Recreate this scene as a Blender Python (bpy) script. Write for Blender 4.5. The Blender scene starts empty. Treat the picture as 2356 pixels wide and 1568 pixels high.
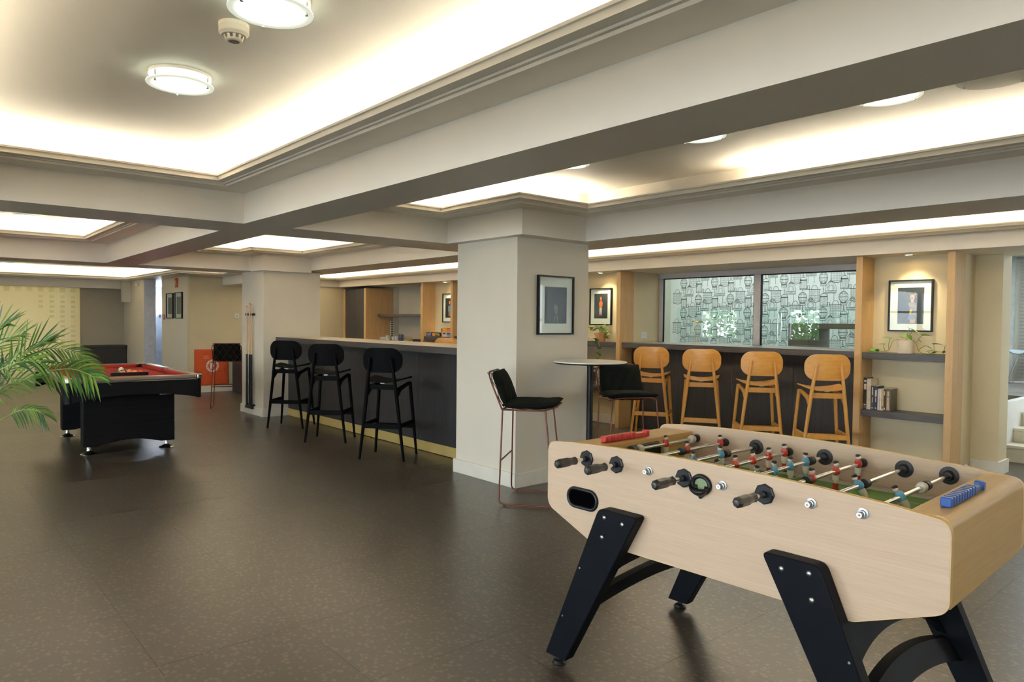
import bpy, bmesh, math, random
from mathutils import Vector, Matrix
random.seed(7)
R = math.radians
scene = bpy.context.scene
COL = scene.collection

# ------------------------------------------------------------------ camera
def make_camera():
    yaw, pitch, roll = R(49.1168), R(-1.62845), R(-0.62736)
    f = Vector((math.cos(yaw)*math.cos(pitch), math.sin(yaw)*math.cos(pitch), math.sin(pitch)))
    r = Vector((math.sin(yaw), -math.cos(yaw), 0))
    d = f.cross(r)
    r2 = math.cos(roll)*r + math.sin(roll)*d
    d2 = -math.sin(roll)*r + math.cos(roll)*d
    cd = bpy.data.cameras.new('camera')
    cd.sensor_width = 36
    cd.lens = 1629.7/2356*36
    cd.clip_start = 0.05
    cd.clip_end = 200
    co = bpy.data.objects.new('camera', cd)
    u = -d2
    b = -f
    co.matrix_world = Matrix(((r2.x, u.x, b.x, 0), (r2.y, u.y, b.y, 0), (r2.z, u.z, b.z, 1.42), (0, 0, 0, 1)))
    COL.objects.link(co)
    scene.camera = co
make_camera()

# ------------------------------------------------------------------ world and exposure
scene.view_settings.view_transform = 'Standard'
scene.view_settings.look = 'None'
scene.view_settings.exposure = 0.7
scene.view_settings.gamma = 1.0
scene.view_settings.use_curve_mapping = False
W = bpy.data.worlds.new('sky')
scene.world = W
W.use_nodes = True
bg = W.node_tree.nodes['Background']
bg.inputs['Color'].default_value = (0.81, 0.895, 1.0, 1)
bg.inputs['Strength'].default_value = 7.0
scene.cycles.max_bounces = 6
scene.cycles.diffuse_bounces = 4
scene.cycles.glossy_bounces = 3
scene.cycles.transparent_max_bounces = 12
scene.cycles.sample_clamp_indirect = 5.0
scene.cycles.use_adaptive_sampling = True
scene.cycles.adaptive_threshold = 0.35
scene.cycles.adaptive_min_samples = 16
scene.cycles.caustics_reflective = False
scene.cycles.caustics_refractive = False

COVE = (1.0, 0.885, 0.68)

def area_light(name, loc, sx, sy, energy, color, rot=(0, 0, 0), spread=180):
    ld = bpy.data.lights.new(name, 'AREA')
    ld.shape = 'RECTANGLE'
    ld.size = sx
    ld.size_y = sy
    ld.energy = energy
    ld.color = color
    ld.spread = R(spread)
    o = bpy.data.objects.new(name, ld)
    o.location = loc
    o.rotation_euler = rot
    COL.objects.link(o)
    return o

# daylight: the sky seen through the glazed walls behind and left of the camera (portals guide the sampling)
def portal(loc, sx, sy, rot):
    o = area_light('sky_portal', loc, sx, sy, 1, (1, 1, 1), rot)
    o.data.cycles.is_portal = True
portal((-4.1, 2.0, 1.4), 2.0, 12.0, (0, R(-90), 0))
portal((-4.1, 10.2, 1.28), 1.25, 1.0, (0, R(-90), 0))
portal((-4.1, 13.1, 1.28), 1.25, 1.4, (0, R(-90), 0))
portal((11.4, -4.1, 1.45), 1.9, 1.9, (R(90), 0, 0))

# ------------------------------------------------------------------ mesh helper
class MB:
    def __init__(s):
        s.v = []; s.f = []; s.mi = []; s.m = 0
    def mat(s, i):
        s.m = i; return s
    def add(s, vs, fs):
        o = len(s.v)
        s.v += [tuple(p) for p in vs]
        for f in fs:
            s.f.append(tuple(i+o for i in f)); s.mi.append(s.m)
        return s
    def box(s, x0, x1, y0, y1, z0, z1):
        return s.add([(x0,y0,z0),(x1,y0,z0),(x1,y1,z0),(x0,y1,z0),(x0,y0,z1),(x1,y0,z1),(x1,y1,z1),(x0,y1,z1)],
                     [(0,3,2,1),(4,5,6,7),(0,1,5,4),(1,2,6,5),(2,3,7,6),(3,0,4,7)])
    def bar(s, p0, p1, w, h, up=(0,0,1)):
        p0 = Vector(p0); p1 = Vector(p1); d = (p1-p0).normalized()
        u = Vector(up)
        x = d.cross(u)
        if x.length < 1e-5: x = d.cross(Vector((1,0,0)))
        x.normalize(); y = x.cross(d).normalized()
        vs = []
        for p in (p0, p1):
            for a, b in ((-1,-1),(1,-1),(1,1),(-1,1)):
                vs.append(p + x*a*w/2 + y*b*h/2)
        return s.add(vs, [(0,1,2,3),(7,6,5,4),(0,4,5,1),(1,5,6,2),(2,6,7,3),(3,7,4,0)])
    def tube(s, pts, r, n=8, closed=False, caps=True):
        pts = [Vector(p) for p in pts]
        k = len(pts)
        rs = r if isinstance(r, (list, tuple)) else [r]*k
        rings = []
        prev = None
        for i in range(k):
            if closed:
                t = (pts[(i+1) % k]-pts[i-1]).normalized()
            elif i == 0: t = (pts[1]-pts[0]).normalized()
            elif i == k-1: t = (pts[-1]-pts[-2]).normalized()
            else:
                t = ((pts[i]-pts[i-1]).normalized()+(pts[i+1]-pts[i]).normalized())
                if t.length < 1e-6: t = pts[i+1]-pts[i]
                t.normalize()
            if prev is None:
                a = Vector((0,0,1)) if abs(t.z) < .9 else Vector((1,0,0))
                x = t.cross(a).normalized()
            else:
                x = prev - t*prev.dot(t)
                if x.length < 1e-5: x = t.cross(Vector((0,0,1)))
                x.normalize()
            prev = x
            y = t.cross(x)
            rings.append([pts[i]+(x*math.cos(2*math.pi*j/n)+y*math.sin(2*math.pi*j/n))*rs[i] for j in range(n)])
        vs = [p for rg in rings for p in rg]
        fs = []
        m = k if closed else k-1
        for i in range(m):
            a = i*n; b = ((i+1) % k)*n
            for j in range(n):
                fs.append((a+j, a+(j+1) % n, b+(j+1) % n, b+j))
        if caps and not closed:
            fs.append(tuple(range(n-1, -1, -1)))
            fs.append(tuple((k-1)*n+j for j in range(n)))
        return s.add(vs, fs)
    def cyl(s, p0, p1, r0, r1=None, n=14):
        return s.tube([p0, p1], [r0, r0 if r1 is None else r1], n)
    def lathe(s, prof, n=24, o=(0,0,0), axis='z', arc=None):
        o = Vector(o); vs = []; fs = []
        k = len(prof)
        for r, z in prof:
            for j in range(n):
                a = 2*math.pi*j/n
                if axis == 'z': p = (r*math.cos(a), r*math.sin(a), z)
                elif axis == 'x': p = (z, r*math.cos(a), r*math.sin(a))
                else: p = (r*math.cos(a), z, r*math.sin(a))
                vs.append(o+Vector(p))
        for i in range(k-1):
            for j in range(n):
                fs.append((i*n+j, i*n+(j+1) % n, (i+1)*n+(j+1) % n, (i+1)*n+j))
        if prof[0][0] > 1e-6: fs.append(tuple(range(n-1, -1, -1)))
        if prof[-1][0] > 1e-6: fs.append(tuple((k-1)*n+j for j in range(n)))
        return s.add(vs, fs)
    def ball(s, c, r, sc=(1,1,1), n=12, m=8):
        prof = [(max(1e-7, math.sin(math.pi*i/m)), -math.cos(math.pi*i/m)) for i in range(m+1)]
        c = Vector(c); vs = []; fs = []
        for a, z in prof:
            for j in range(n):
                t = 2*math.pi*j/n
                vs.append(c+Vector((a*math.cos(t)*r*sc[0], a*math.sin(t)*r*sc[1], z*r*sc[2])))
        for i in range(m):
            for j in range(n):
                fs.append((i*n+j, i*n+(j+1) % n, (i+1)*n+(j+1) % n, (i+1)*n+j))
        return s.add(vs, fs)
    def prism(s, poly, fn0, fn1):
        k = len(poly)
        vs = [fn0(*p) for p in poly]+[fn1(*p) for p in poly]
        fs = [tuple(range(k-1, -1, -1)), tuple(range(k, 2*k))]
        for i in range(k):
            j = (i+1) % k
            fs.append((i, j, k+j, k+i))
        return s.add(vs, fs)
    def xz(s, poly, y0, y1):
        return s.prism(poly, lambda a, b: (a, y0, b), lambda a, b: (a, y1, b))
    def yz(s, poly, x0, x1):
        return s.prism(poly, lambda a, b: (x0, a, b), lambda a, b: (x1, a, b))
    def xy(s, poly, z0, z1):
        return s.prism(poly, lambda a, b: (a, b, z0), lambda a, b: (a, b, z1))
    def ribbon(s, pts, w, nrm):
        pts = [Vector(p) for p in pts]; nrm = Vector(nrm); vs = []; fs = []
        for i, p in enumerate(pts):
            t = (pts[min(i+1, len(pts)-1)]-pts[max(i-1, 0)])
            x = t.cross(nrm)
            if x.length < 1e-9: x = Vector((0,0,1))
            x.normalize()
            vs += [p-x*w/2, p+x*w/2]
        for i in range(len(pts)-1):
            fs.append((2*i, 2*i+1, 2*i+3, 2*i+2))
        return s.add(vs, fs)
    def sheet(s, fn, nu, nv):
        vs = [fn(i/nu, j/nv) for j in range(nv+1) for i in range(nu+1)]
        fs = [(j*(nu+1)+i, j*(nu+1)+i+1, (j+1)*(nu+1)+i+1, (j+1)*(nu+1)+i) for j in range(nv) for i in range(nu)]
        return s.add(vs, fs)
    def mesh(s, name, mats, smooth=None, fix=True):
        me = bpy.data.meshes.new(name)
        me.from_pydata(s.v, [], s.f)
        if not isinstance(mats, (list, tuple)): mats = [mats]
        for m in mats: me.materials.append(m)
        me.polygons.foreach_set('material_index', s.mi)
        if fix:
            bm = bmesh.new(); bm.from_mesh(me)
            bmesh.ops.recalc_face_normals(bm, faces=bm.faces)
            bm.to_mesh(me); bm.free()
        if smooth is not None:
            me.polygons.foreach_set('use_smooth', [True]*len(me.polygons))
            me.set_sharp_from_angle(angle=R(smooth))
        me.update()
        return me
    def build(s, name, mats, parent=None, smooth=None, bevel=None, seg=2, fix=True):
        me = s.mesh(name, mats, smooth, fix)
        o = bpy.data.objects.new(name, me)
        COL.objects.link(o)
        if parent is not None: o.parent = parent
        if bevel:
            md = o.modifiers.new('bevel', 'BEVEL')
            md.width = bevel; md.segments = seg; md.limit_method = 'ANGLE'; md.angle_limit = R(40)
            if smooth is None:
                me.polygons.foreach_set('use_smooth', [True]*len(me.polygons))
                me.set_sharp_from_angle(angle=R(30))
                md.harden_normals = False
        return o

def tag(o, label, cat, group=None):
    o['label'] = label; o['category'] = cat
    if group: o['group'] = group
    return o
def structure(o):
    o['kind'] = 'structure'; return o
def thing(name, label, cat, loc=(0,0,0), rz=0, group=None):
    o = bpy.data.objects.new(name, None)
    o.empty_display_size = .1
    COL.objects.link(o)
    o.location = loc; o.rotation_euler = (0, 0, rz)
    return tag(o, label, cat, group)
def sgroup(name, loc=(0,0,0)):
    o = bpy.data.objects.new(name, None); COL.objects.link(o); o.location = loc
    return structure(o)
def dup(o, parent=None):
    c = o.copy(); COL.objects.link(c); c.parent = parent
    for ch in o.children: dup(ch, c)
    return c
def place(root, label, loc, rz, group=None):
    root.location = loc; root.rotation_euler = (0, 0, rz); root['label'] = label
    if group: root['group'] = group
    return root
def rrect(x0, x1, y0, y1, r, n=5):
    pts = []
    for cx, cy, a0 in ((x1-r, y0+r, -90), (x1-r, y1-r, 0), (x0+r, y1-r, 90), (x0+r, y0+r, 180)):
        for i in range(n+1):
            a = R(a0+90*i/n)
            pts.append((cx+r*math.cos(a), cy+r*math.sin(a)))
    return pts

# ------------------------------------------------------------------ materials
def nt(name):
    m = bpy.data.materials.new(name); m.use_nodes = True
    t = m.node_tree; b = t.nodes['Principled BSDF']
    return m, t, b
def coords(t, scale, rot=(0,0,0)):
    tc = t.nodes.new('ShaderNodeTexCoord'); mp = t.nodes.new('ShaderNodeMapping')
    mp.inputs['Scale'].default_value = scale; mp.inputs['Rotation'].default_value = rot
    t.links.new(tc.outputs['Object'], mp.inputs['Vector'])
    return mp.outputs['Vector']
def pm(name, col, rough=.5, metal=0, var=.06, scale=14, bump=0, bscale=60, coat=0, spec=.5, sheen=0, rvar=0):
    m, t, b = nt(name)
    b.inputs['Roughness'].default_value = rough
    b.inputs['Metallic'].default_value = metal
    b.inputs['Specular IOR Level'].default_value = spec
    if coat: b.inputs['Coat Weight'].default_value = coat; b.inputs['Coat Roughness'].default_value = .15
    if sheen: b.inputs['Sheen Weight'].default_value = sheen
    n = t.nodes.new('ShaderNodeTexNoise'); n.inputs['Scale'].default_value = scale; n.inputs['Detail'].default_value = 1
    t.links.new(coords(t, (1,1,1)), n.inputs['Vector'])
    rp = t.nodes.new('ShaderNodeValToRGB')
    rp.color_ramp.elements[0].position = .3; rp.color_ramp.elements[1].position = .7
    rp.color_ramp.elements[0].color = tuple(min(1, c*(1-var)) for c in col)+(1,)
    rp.color_ramp.elements[1].color = tuple(min(1, c*(1+var)) for c in col)+(1,)
    t.links.new(n.outputs['Fac'], rp.inputs['Fac']); t.links.new(rp.outputs['Color'], b.inputs['Base Color'])
    if rvar:
        mr = t.nodes.new('ShaderNodeMapRange')
        mr.inputs['To Min'].default_value = rough-rvar; mr.inputs['To Max'].default_value = rough+rvar
        t.links.new(n.outputs['Fac'], mr.inputs['Value']); t.links.new(mr.outputs['Result'], b.inputs['Roughness'])
    if bump:
        n2 = t.nodes.new('ShaderNodeTexNoise'); n2.inputs['Scale'].default_value = bscale
        t.links.new(coords(t, (1,1,1)), n2.inputs['Vector'])
        bp = t.nodes.new('ShaderNodeBump'); bp.inputs['Strength'].default_value = bump; bp.inputs['Distance'].default_value = .002
        t.links.new(n2.outputs['Fac'], bp.inputs['Height']); t.links.new(bp.outputs['Normal'], b.inputs['Normal'])
    return m
def wood(name, c0, c1, stretch, rough=.45, scale=22, bump=.05, coat=0, mid=None):
    # grain: noise stretched along one axis
    m, t, b = nt(name)
    b.inputs['Roughness'].default_value = rough
    if coat: b.inputs['Coat Weight'].default_value = coat; b.inputs['Coat Roughness'].default_value = .2
    n = t.nodes.new('ShaderNodeTexNoise'); n.inputs['Scale'].default_value = scale; n.inputs['Detail'].default_value = 5
    n.inputs['Roughness'].default_value = .65; n.inputs['Distortion'].default_value = .25
    t.links.new(coords(t, stretch), n.inputs['Vector'])
    n2 = t.nodes.new('ShaderNodeTexNoise'); n2.inputs['Scale'].default_value = scale*.16
    t.links.new(coords(t, stretch), n2.inputs['Vector'])
    mx = t.nodes.new('ShaderNodeMath'); mx.operation = 'MULTIPLY_ADD'; mx.inputs[1].default_value = .65
    md = t.nodes.new('ShaderNodeMath'); md.operation = 'MULTIPLY'; md.inputs[1].default_value = .35
    t.links.new(n2.outputs['Fac'], md.inputs[0])
    t.links.new(n.outputs['Fac'], mx.inputs[0]); t.links.new(md.outputs[0], mx.inputs[2])
    rp = t.nodes.new('ShaderNodeValToRGB')
    rp.color_ramp.elements[0].position = .36; rp.color_ramp.elements[1].position = .64
    rp.color_ramp.elements[0].color = c0+(1,); rp.color_ramp.elements[1].color = c1+(1,)
    t.links.new(mx.outputs[0], rp.inputs['Fac']); t.links.new(rp.outputs['Color'], b.inputs['Base Color'])
    if bump:
        bp = t.nodes.new('ShaderNodeBump'); bp.inputs['Strength'].default_value = bump; bp.inputs['Distance'].default_value = .001
        t.links.new(n.outputs['Fac'], bp.inputs['Height']); t.links.new(bp.outputs['Normal'], b.inputs['Normal'])
    return m
def emit(name, col, strength):
    m, t, b = nt(name)
    b.inputs['Base Color'].default_value = col+(1,)
    b.inputs['Emission Color'].default_value = col+(1,)
    b.inputs['Emission Strength'].default_value = strength
    return m
def glass(name, tint=(1,1,1), refl=1.0, rough=0.0, frost=0.0):
    # thin pane: clear transmission with a Fresnel reflection
    m = bpy.data.materials.new(name); m.use_nodes = True
    t = m.node_tree; t.nodes.clear()
    out = t.nodes.new('ShaderNodeOutputMaterial')
    tr = t.nodes.new('ShaderNodeBsdfTransparent'); tr.inputs['Color'].default_value = tint+(1,)
    gl = t.nodes.new('ShaderNodeBsdfGlossy'); gl.inputs['Roughness'].default_value = rough
    fr = t.nodes.new('ShaderNodeFresnel'); fr.inputs['IOR'].default_value = 1.5
    mu = t.nodes.new('ShaderNodeMath'); mu.operation = 'MULTIPLY'; mu.inputs[1].default_value = refl; mu.use_clamp = True
    mx = t.nodes.new('ShaderNodeMixShader')
    ge = t.nodes.new('ShaderNodeNewGeometry'); iv = t.nodes.new('ShaderNodeMath'); iv.operation = 'SUBTRACT'; iv.inputs[0].default_value = 1
    m3 = t.nodes.new('ShaderNodeMath'); m3.operation = 'MULTIPLY'
    t.links.new(ge.outputs['Backfacing'], iv.inputs[1]); t.links.new(iv.outputs[0], m3.inputs[1])
    t.links.new(fr.outputs[0], mu.inputs[0]); t.links.new(mu.outputs[0], m3.inputs[0]); t.links.new(m3.outputs[0], mx.inputs[0])
    if frost:
        df = t.nodes.new('ShaderNodeBsdfTranslucent'); df.inputs['Color'].default_value = tint+(1,)
        d2 = t.nodes.new('ShaderNodeBsdfDiffuse'); d2.inputs['Color'].default_value = tint+(1,)
        a = t.nodes.new('ShaderNodeMixShader'); a.inputs[0].default_value = .5
        t.links.new(df.outputs[0], a.inputs[1]); t.links.new(d2.outputs[0], a.inputs[2])
        m2 = t.nodes.new('ShaderNodeMixShader'); m2.inputs[0].default_value = frost
        t.links.new(tr.outputs[0], m2.inputs[1]); t.links.new(a.outputs[0], m2.inputs[2])
        t.links.new(m2.outputs[0], mx.inputs[1])
    else:
        t.links.new(tr.outputs[0], mx.inputs[1])
    t.links.new(gl.outputs[0], mx.inputs[2])
    t.links.new(mx.outputs[0], out.inputs[0])
    return m

MAT = {}
MAT['wall'] = pm('wall_paint', (.745, .68, .555), .6, var=.015, scale=3)
MAT['wall_cream'] = pm('cream_wall_paint', (.68, .58, .37), .6, var=.02, scale=3)
MAT['beam'] = pm('beam_paint', (.89, .825, .72), .5, var=.012, scale=3)
MAT['ceil'] = pm('ceiling_paint', (.72, .69, .635), .7, var=.012, scale=3)
MAT['trim'] = pm('cornice_paint', (.88, .815, .70), .5, var=.02, scale=6)
MAT['base'] = pm('baseboard_paint', (.78, .74, .63), .45, var=.05, scale=5)
MAT['grey_wall'] = pm('grey_wall_paint', (.42, .38, .29), .6, var=.02, scale=3)
MAT['white'] = pm('white_paint', (.80, .80, .78), .45, var=.02)
MAT['oak'] = wood('light_oak', (.50, .31, .13), (.62, .41, .19), (9, 9, .35), .45, 26, .04)
MAT['dark_v'] = wood('charcoal_oak_vertical', (.012, .012, .013), (.042, .040, .041), (16, 16, .3), .5, 26, .08)
MAT['dark_h'] = wood('charcoal_oak_horizontal', (.032, .030, .030), (.085, .080, .078), (16, .3, 16), .45, 26, .06)
MAT['ctop'] = wood('counter_top_laminate', (.20, .17, .14), (.33, .29, .235), (16, .3, 16), .32, 26, .03)
MAT['bartop_sheen'] = wood('bar_top_laminate_sheen', (.36, .30, .225), (.50, .43, .33), (16, .3, 16), .3, 26, .02)  # counter laminate lightened: reflected sheen on the bar top put into the colour
MAT['brass'] = pm('brushed_brass', (.72, .54, .19), .36, .45, var=.05, scale=4)
MAT['chrome'] = pm('chrome', (.78, .78, .78), .12, 1, var=.02)
MAT['steel'] = pm('brushed_steel', (.34, .34, .33), .4, 1, var=.05)
MAT['copper'] = pm('copper_wire', (.17, .058, .036), .38, .8, var=.08)
MAT['black'] = pm('black_paint', (.006, .006, .0065), .42, var=.1, spec=.3)
MAT['blackwood'] = wood('black_stained_ash', (.003, .003, .0032), (.007, .0068, .007), (14, 14, .4), .55, 26, .06)
MAT['blackwood'].node_tree.nodes['Principled BSDF'].inputs['Specular IOR Level'].default_value = .04
MAT['plastic'] = pm('black_plastic', (.008, .008, .009), .36, var=.1, spec=.35)
MAT['velvet'] = pm('black_velvet', (.0045, .006, .004), .9, var=.25, scale=30, bump=.3, bscale=90, spec=.15)
MAT['honey'] = wood('honey_plywood', (.62, .29, .055), (.74, .385, .085), (1.2, 1.2, 5), .4, 9, .02, coat=.15)
MAT['honey_leg'] = wood('honey_beech', (.58, .28, .055), (.70, .37, .09), (12, 12, .6), .42, 20, .03)
MAT['clear'] = glass('clear_glass', (.97, 1.0, .985))
MAT['window'] = glass('window_glass', (.90, .965, .94), 3.2)
MAT['paper'] = pm('mat_board', (.86, .83, .76), .8, var=.01)
MAT['grn'] = pm('leaf_green', (.10, .26, .035), .42, var=.45, scale=9)
MAT['stem'] = pm('stem_green', (.24, .32, .08), .5, var=.2)
# ================================================================== SETTING
ZB, ZJ, ZC = 2.13, 2.355, 2.547           # beam underside, soffit under the cornice, coffer ceiling
ZB2 = 2.105                               # second row of beams

# ---------------- floor: square vinyl tiles on a base
def flooring():
    m, t, b = nt('fleck_vinyl')
    tc = t.nodes.new('ShaderNodeNewGeometry')
    mp = t.nodes.new('ShaderNodeMapping'); mp.inputs['Scale'].default_value = (1, .8, 1)
    mp.inputs['Rotation'].default_value = (0, 0, R(20))
    t.links.new(tc.outputs['Position'], mp.inputs['Vector'])
    # flecks: small diamond cells, thinned out by a noise mask
    vo = t.nodes.new('ShaderNodeTexVoronoi'); vo.distance = 'MANHATTAN'; vo.inputs['Scale'].default_value = 38
    vo.inputs['Randomness'].default_value = .85
    wn = t.nodes.new('ShaderNodeTexNoise'); wn.inputs['Scale'].default_value = 30
    mxv = t.nodes.new('ShaderNodeMix'); mxv.data_type = 'VECTOR'; mxv.inputs['Factor'].default_value = .018
    t.links.new(mp.outputs[0], wn.inputs['Vector'])
    t.links.new(mp.outputs[0], mxv.inputs['A']); t.links.new(wn.outputs['Color'], mxv.inputs['B'])
    t.links.new(mxv.outputs['Result'], vo.inputs['Vector'])
    lt = t.nodes.new('ShaderNodeMath'); lt.operation = 'LESS_THAN'; lt.inputs[1].default_value = .50
    t.links.new(vo.outputs['Distance'], lt.inputs[0])
    mk = t.nodes.new('ShaderNodeTexNoise'); mk.inputs['Scale'].default_value = 17; mk.inputs['Detail'].default_value = 2
    t.links.new(mp.outputs[0], mk.inputs['Vector'])
    gt = t.nodes.new('ShaderNodeMath'); gt.operation = 'GREATER_THAN'; gt.inputs[1].default_value = .43
    t.links.new(mk.outputs['Fac'], gt.inputs[0])
    fl = t.nodes.new('ShaderNodeMath'); fl.operation = 'MULTIPLY'
    t.links.new(lt.outputs[0], fl.inputs[0]); t.links.new(gt.outputs[0], fl.inputs[1])
    oi = t.nodes.new('ShaderNodeObjectInfo')
    base = t.nodes.new('ShaderNodeMix'); base.data_type = 'RGBA'
    base.inputs['A'].default_value = (.040, .033, .025, 1); base.inputs['B'].default_value = (.046, .038, .029, 1)
    t.links.new(oi.outputs['Random'], base.inputs['Factor'])
    cm = t.nodes.new('ShaderNodeMix'); cm.data_type = 'RGBA'
    cm.inputs['B'].default_value = (.102, .082, .051, 1)
    t.links.new(fl.outputs[0], cm.inputs['Factor']); t.links.new(base.outputs['Result'], cm.inputs['A'])
    t.links.new(cm.outputs['Result'], b.inputs['Base Color'])
    rn = t.nodes.new('ShaderNodeMapRange'); rn.inputs['To Min'].default_value = .30; rn.inputs['To Max'].default_value = .33
    t.links.new(oi.outputs['Random'], rn.inputs['Value']); t.links.new(rn.outputs['Result'], b.inputs['Roughness'])
    b.inputs['Specular IOR Level'].default_value = .9
    return m
MAT['floor'] = flooring()
floor = structure(MB().box(-4.3, 12.6, -4.3, 21, -.12, -.004).build('floor', pm('floor_underlay', (.03, .024, .016), .6)))
TX, TY, GX, GY = .61, .654, .78, 4.39
tile_me = None
tiles = []
for i in range(-9, 20):
    for j in range(-14, 26):
        x, y = GX+i*TX, GY+j*TY
        if x < -4.2 or x > 12.4 or y < -4.2 or y > 20.6: continue
        tiles.append((x, y))
def tview(p):
    # tiles that show largest in the photograph: in front of the camera, near first
    x, y = p[0]+TX/2, p[1]+TY/2
    d = x*.6545+y*.756; r = x*.756-y*.6545
    vis = d > 1.2 and abs(r) < d*.78+.5
    return (0 if vis else 1, d)
tiles.sort(key=tview)
g = .0006
proto = MB().box(g, TX-g, g, TY-g, -.004, 0).mesh('floor_tile', MAT['floor'])
for x, y in tiles[:300]:
    o = bpy.data.objects.new('floor_tile', proto); COL.objects.link(o)
    o.location = (x, y, 0); o.parent = floor
rest = MB()
for x, y in tiles[300:]: rest.box(x+g, x+TX-g, y+g, y+TY-g, -.004, 0)
ro = rest.build('floor_tile_field', MAT['floor'], floor, fix=False); ro['kind'] = 'stuff'

# ---------------- columns
def column(name, x0, x1, y0, y1, top):
    c = structure(MB().box(x0, x1, y0, y1, 0, top).build(name, MAT['wall'], bevel=.004))
    return c
column('wall_column_near', 3.945, 4.822, 4.500, 5.345, ZB)
column('wall_column_far', 3.945, 4.818, 10.0, 10.83, ZB2)
def base_ring(name, x0, x1, y0, y1, h=.125, t=.02):
    b = MB()
    b.box(x0-t, x0-.0005, y0-t, y1+t, 0, h); b.box(x1+.0005, x1+t, y0-t, y1+t, 0, h)
    b.box(x0-.0005, x1+.0005, y0-t, y0-.0005, 0, h); b.box(x0-.0005, x1+.0005, y1+.0005, y1+t, 0, h)
    return structure(b.build(name, MAT['base'], bevel=.003))
base_ring('baseboard_column_near', 3.945, 4.822, 4.500, 5.345)
base_ring('baseboard_column_far', 3.945, 4.818, 10.0, 10.83)

# ---------------- ceiling: slab, beams, coffers with lit coves
ceiling = sgroup('ceiling')
def cbox(name, m, *a, z1l=None):
    return MB().box(*a).build(name, m, ceiling)
cbox('slab', MAT['ceil'], -4.3, 12.6, -4.3, 21, 2.62, 2.75)
BT = 2.62
cbox('beam', MAT['beam'], 1.975, 2.358, -4.2, 5.385, ZB, BT)
# second length of the same beam, settling slightly toward the far cross beam
bb = MB()
bb.add([(1.99, 5.96, ZB), (2.37, 5.96, ZB), (2.375, 10.3, ZB2), (2.02, 10.3, ZB2), (1.99, 5.96, BT), (2.37, 5.96, BT), (2.375, 10.3, BT), (2.02, 10.3, BT)],
       [(0,3,2,1),(4,5,6,7),(0,1,5,4),(1,2,6,5),(2,3,7,6),(3,0,4,7)])
bb.build('beam', MAT['beam'], ceiling)
cbox('beam', MAT['beam'], -4.2, 4.62, 5.385, 5.96, ZB, BT)
cbox('beam', MAT['beam'], -4.2, 4.62, 10.3, 11.0, ZB2, BT)
cbox('beam', MAT['beam'], 4.62, 5.2, -4.2, 11.0, ZB, BT)
cbox('beam', MAT['beam'], 4.70, 5.249, 11.0, 13.93, 2.04, BT)
cbox('beam', MAT['beam'], -.55, -.15, -4.2, 21, ZB, BT)
cbox('capital', MAT['beam'], 3.857, 4.62, 4.345, 5.385, ZB, BT)
cbox('capital', MAT['beam'], 3.875, 4.62, 9.88, 10.3, 2.095, BT)
cbox('back_soffit', MAT['beam'], 7.15, 8.16, 1.2, 14.3, 2.10, BT)
cbox('back_soffit', MAT['beam'], 5.25, 7.15, 13.94, 13.999, 2.10, BT)
cbox('back_soffit', MAT['beam'], 7.15, 8.16, -4.2, 1.2, 2.10, BT)
cbox('ceiling_infill', MAT['ceil'], -4.2, -.55, -4.2, 21, 2.45, BT)

def offset_path(P, d):
    # P: closed CCW polygon; returns polygon moved inward by d
    n = len(P); out = []
    for i in range(n):
        a = Vector(P[i-1]); b = Vector(P[i]); c = Vector(P[(i+1) % n])
        e1 = (b-a).normalized(); e2 = (c-b).normalized()
        n1 = Vector((-e1.y, e1.x)); n2 = Vector((-e2.y, e2.x))
        k = (n1+n2)/(1+n1.dot(n2))
        out.append(b+k*d)
    return out
TRIM = [0]
def cove_strip(mid, d, z, ln, power, tilt=28):
    # lies along d, throws its light up and in toward the middle of the coffer
    ex = Vector((d.x, d.y, 0)).normalized(); inw = Vector((-ex.y, ex.x, 0))
    aim = (Vector((0, 0, 1))*math.cos(R(tilt))+inw*math.sin(R(tilt))).normalized()
    ez = -aim; ey = ez.cross(ex)
    o = area_light('cove_light', (0, 0, 0), ln, .06, power*ln, COVE)
    o.matrix_world = Matrix(((ex.x, ey.x, ez.x, mid.x), (ex.y, ey.y, ez.y, mid.y), (ex.z, ey.z, ez.z, z), (0, 0, 0, 1)))
def coffer(P, zj, zc, soff, steps, power, plain=False, lights=None):
    TRIM[0] += 1
    P = [Vector(p) for p in P]
    prof = [(0, zj), (soff, zj)]
    o, z = soff, zj
    if plain:
        prof += [(soff, zj+.012), (soff+.07, zj+.055), (soff+.07, zj+.066)]; o = soff+.07; z = zj+.066
    else:
        for k in range(steps):
            prof += [(o+.006, z+.012), (o+.0235, z+.012)]; o += .0235; z += .012
        z += .012; prof.append((o+.002, z)); o += .002
    prof += [(o-.014, z), (o-.014, zj+.02), (0, zj+.02)]
    rings = [offset_path(P, d) for d, _ in prof]
    n = len(P); vs = []; fs = []
    for (d, zz), rg in zip(prof, rings):
        vs += [(p.x, p.y, zz) for p in rg]
    for i in range(len(prof)-1):
        for j in range(n):
            fs.append((i*n+j, i*n+(j+1) % n, (i+1)*n+(j+1) % n, (i+1)*n+j))
    structure(MB().add(vs, fs).build('trim_%d' % TRIM[0], MAT['trim'], fix=False))
    # lid of the coffer and its upright cheek
    c = MB()
    k = len(P)
    c.add([(p.x, p.y, zc) for p in P], [tuple(range(k))])
    c.build('coffer', MAT['ceil'], ceiling, fix=False)
    # light strip lying in each side of the cove
    L = offset_path(P, .10)
    for j in range(n):
        a = L[j]; b = L[(j+1) % n]; d = b-a; ln = d.length-.06
        if ln < .2: continue
        if lights is not None and j not in lights: continue
        mid = (a+b)/2
        cove_strip(mid, d, zj+.035, ln, power)
PW = 5.6
coffer([(-.15, -4.0), (1.975, -4.0), (1.975, 5.385), (-.15, 5.385)], ZJ, ZC, .20, 4, PW)
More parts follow.
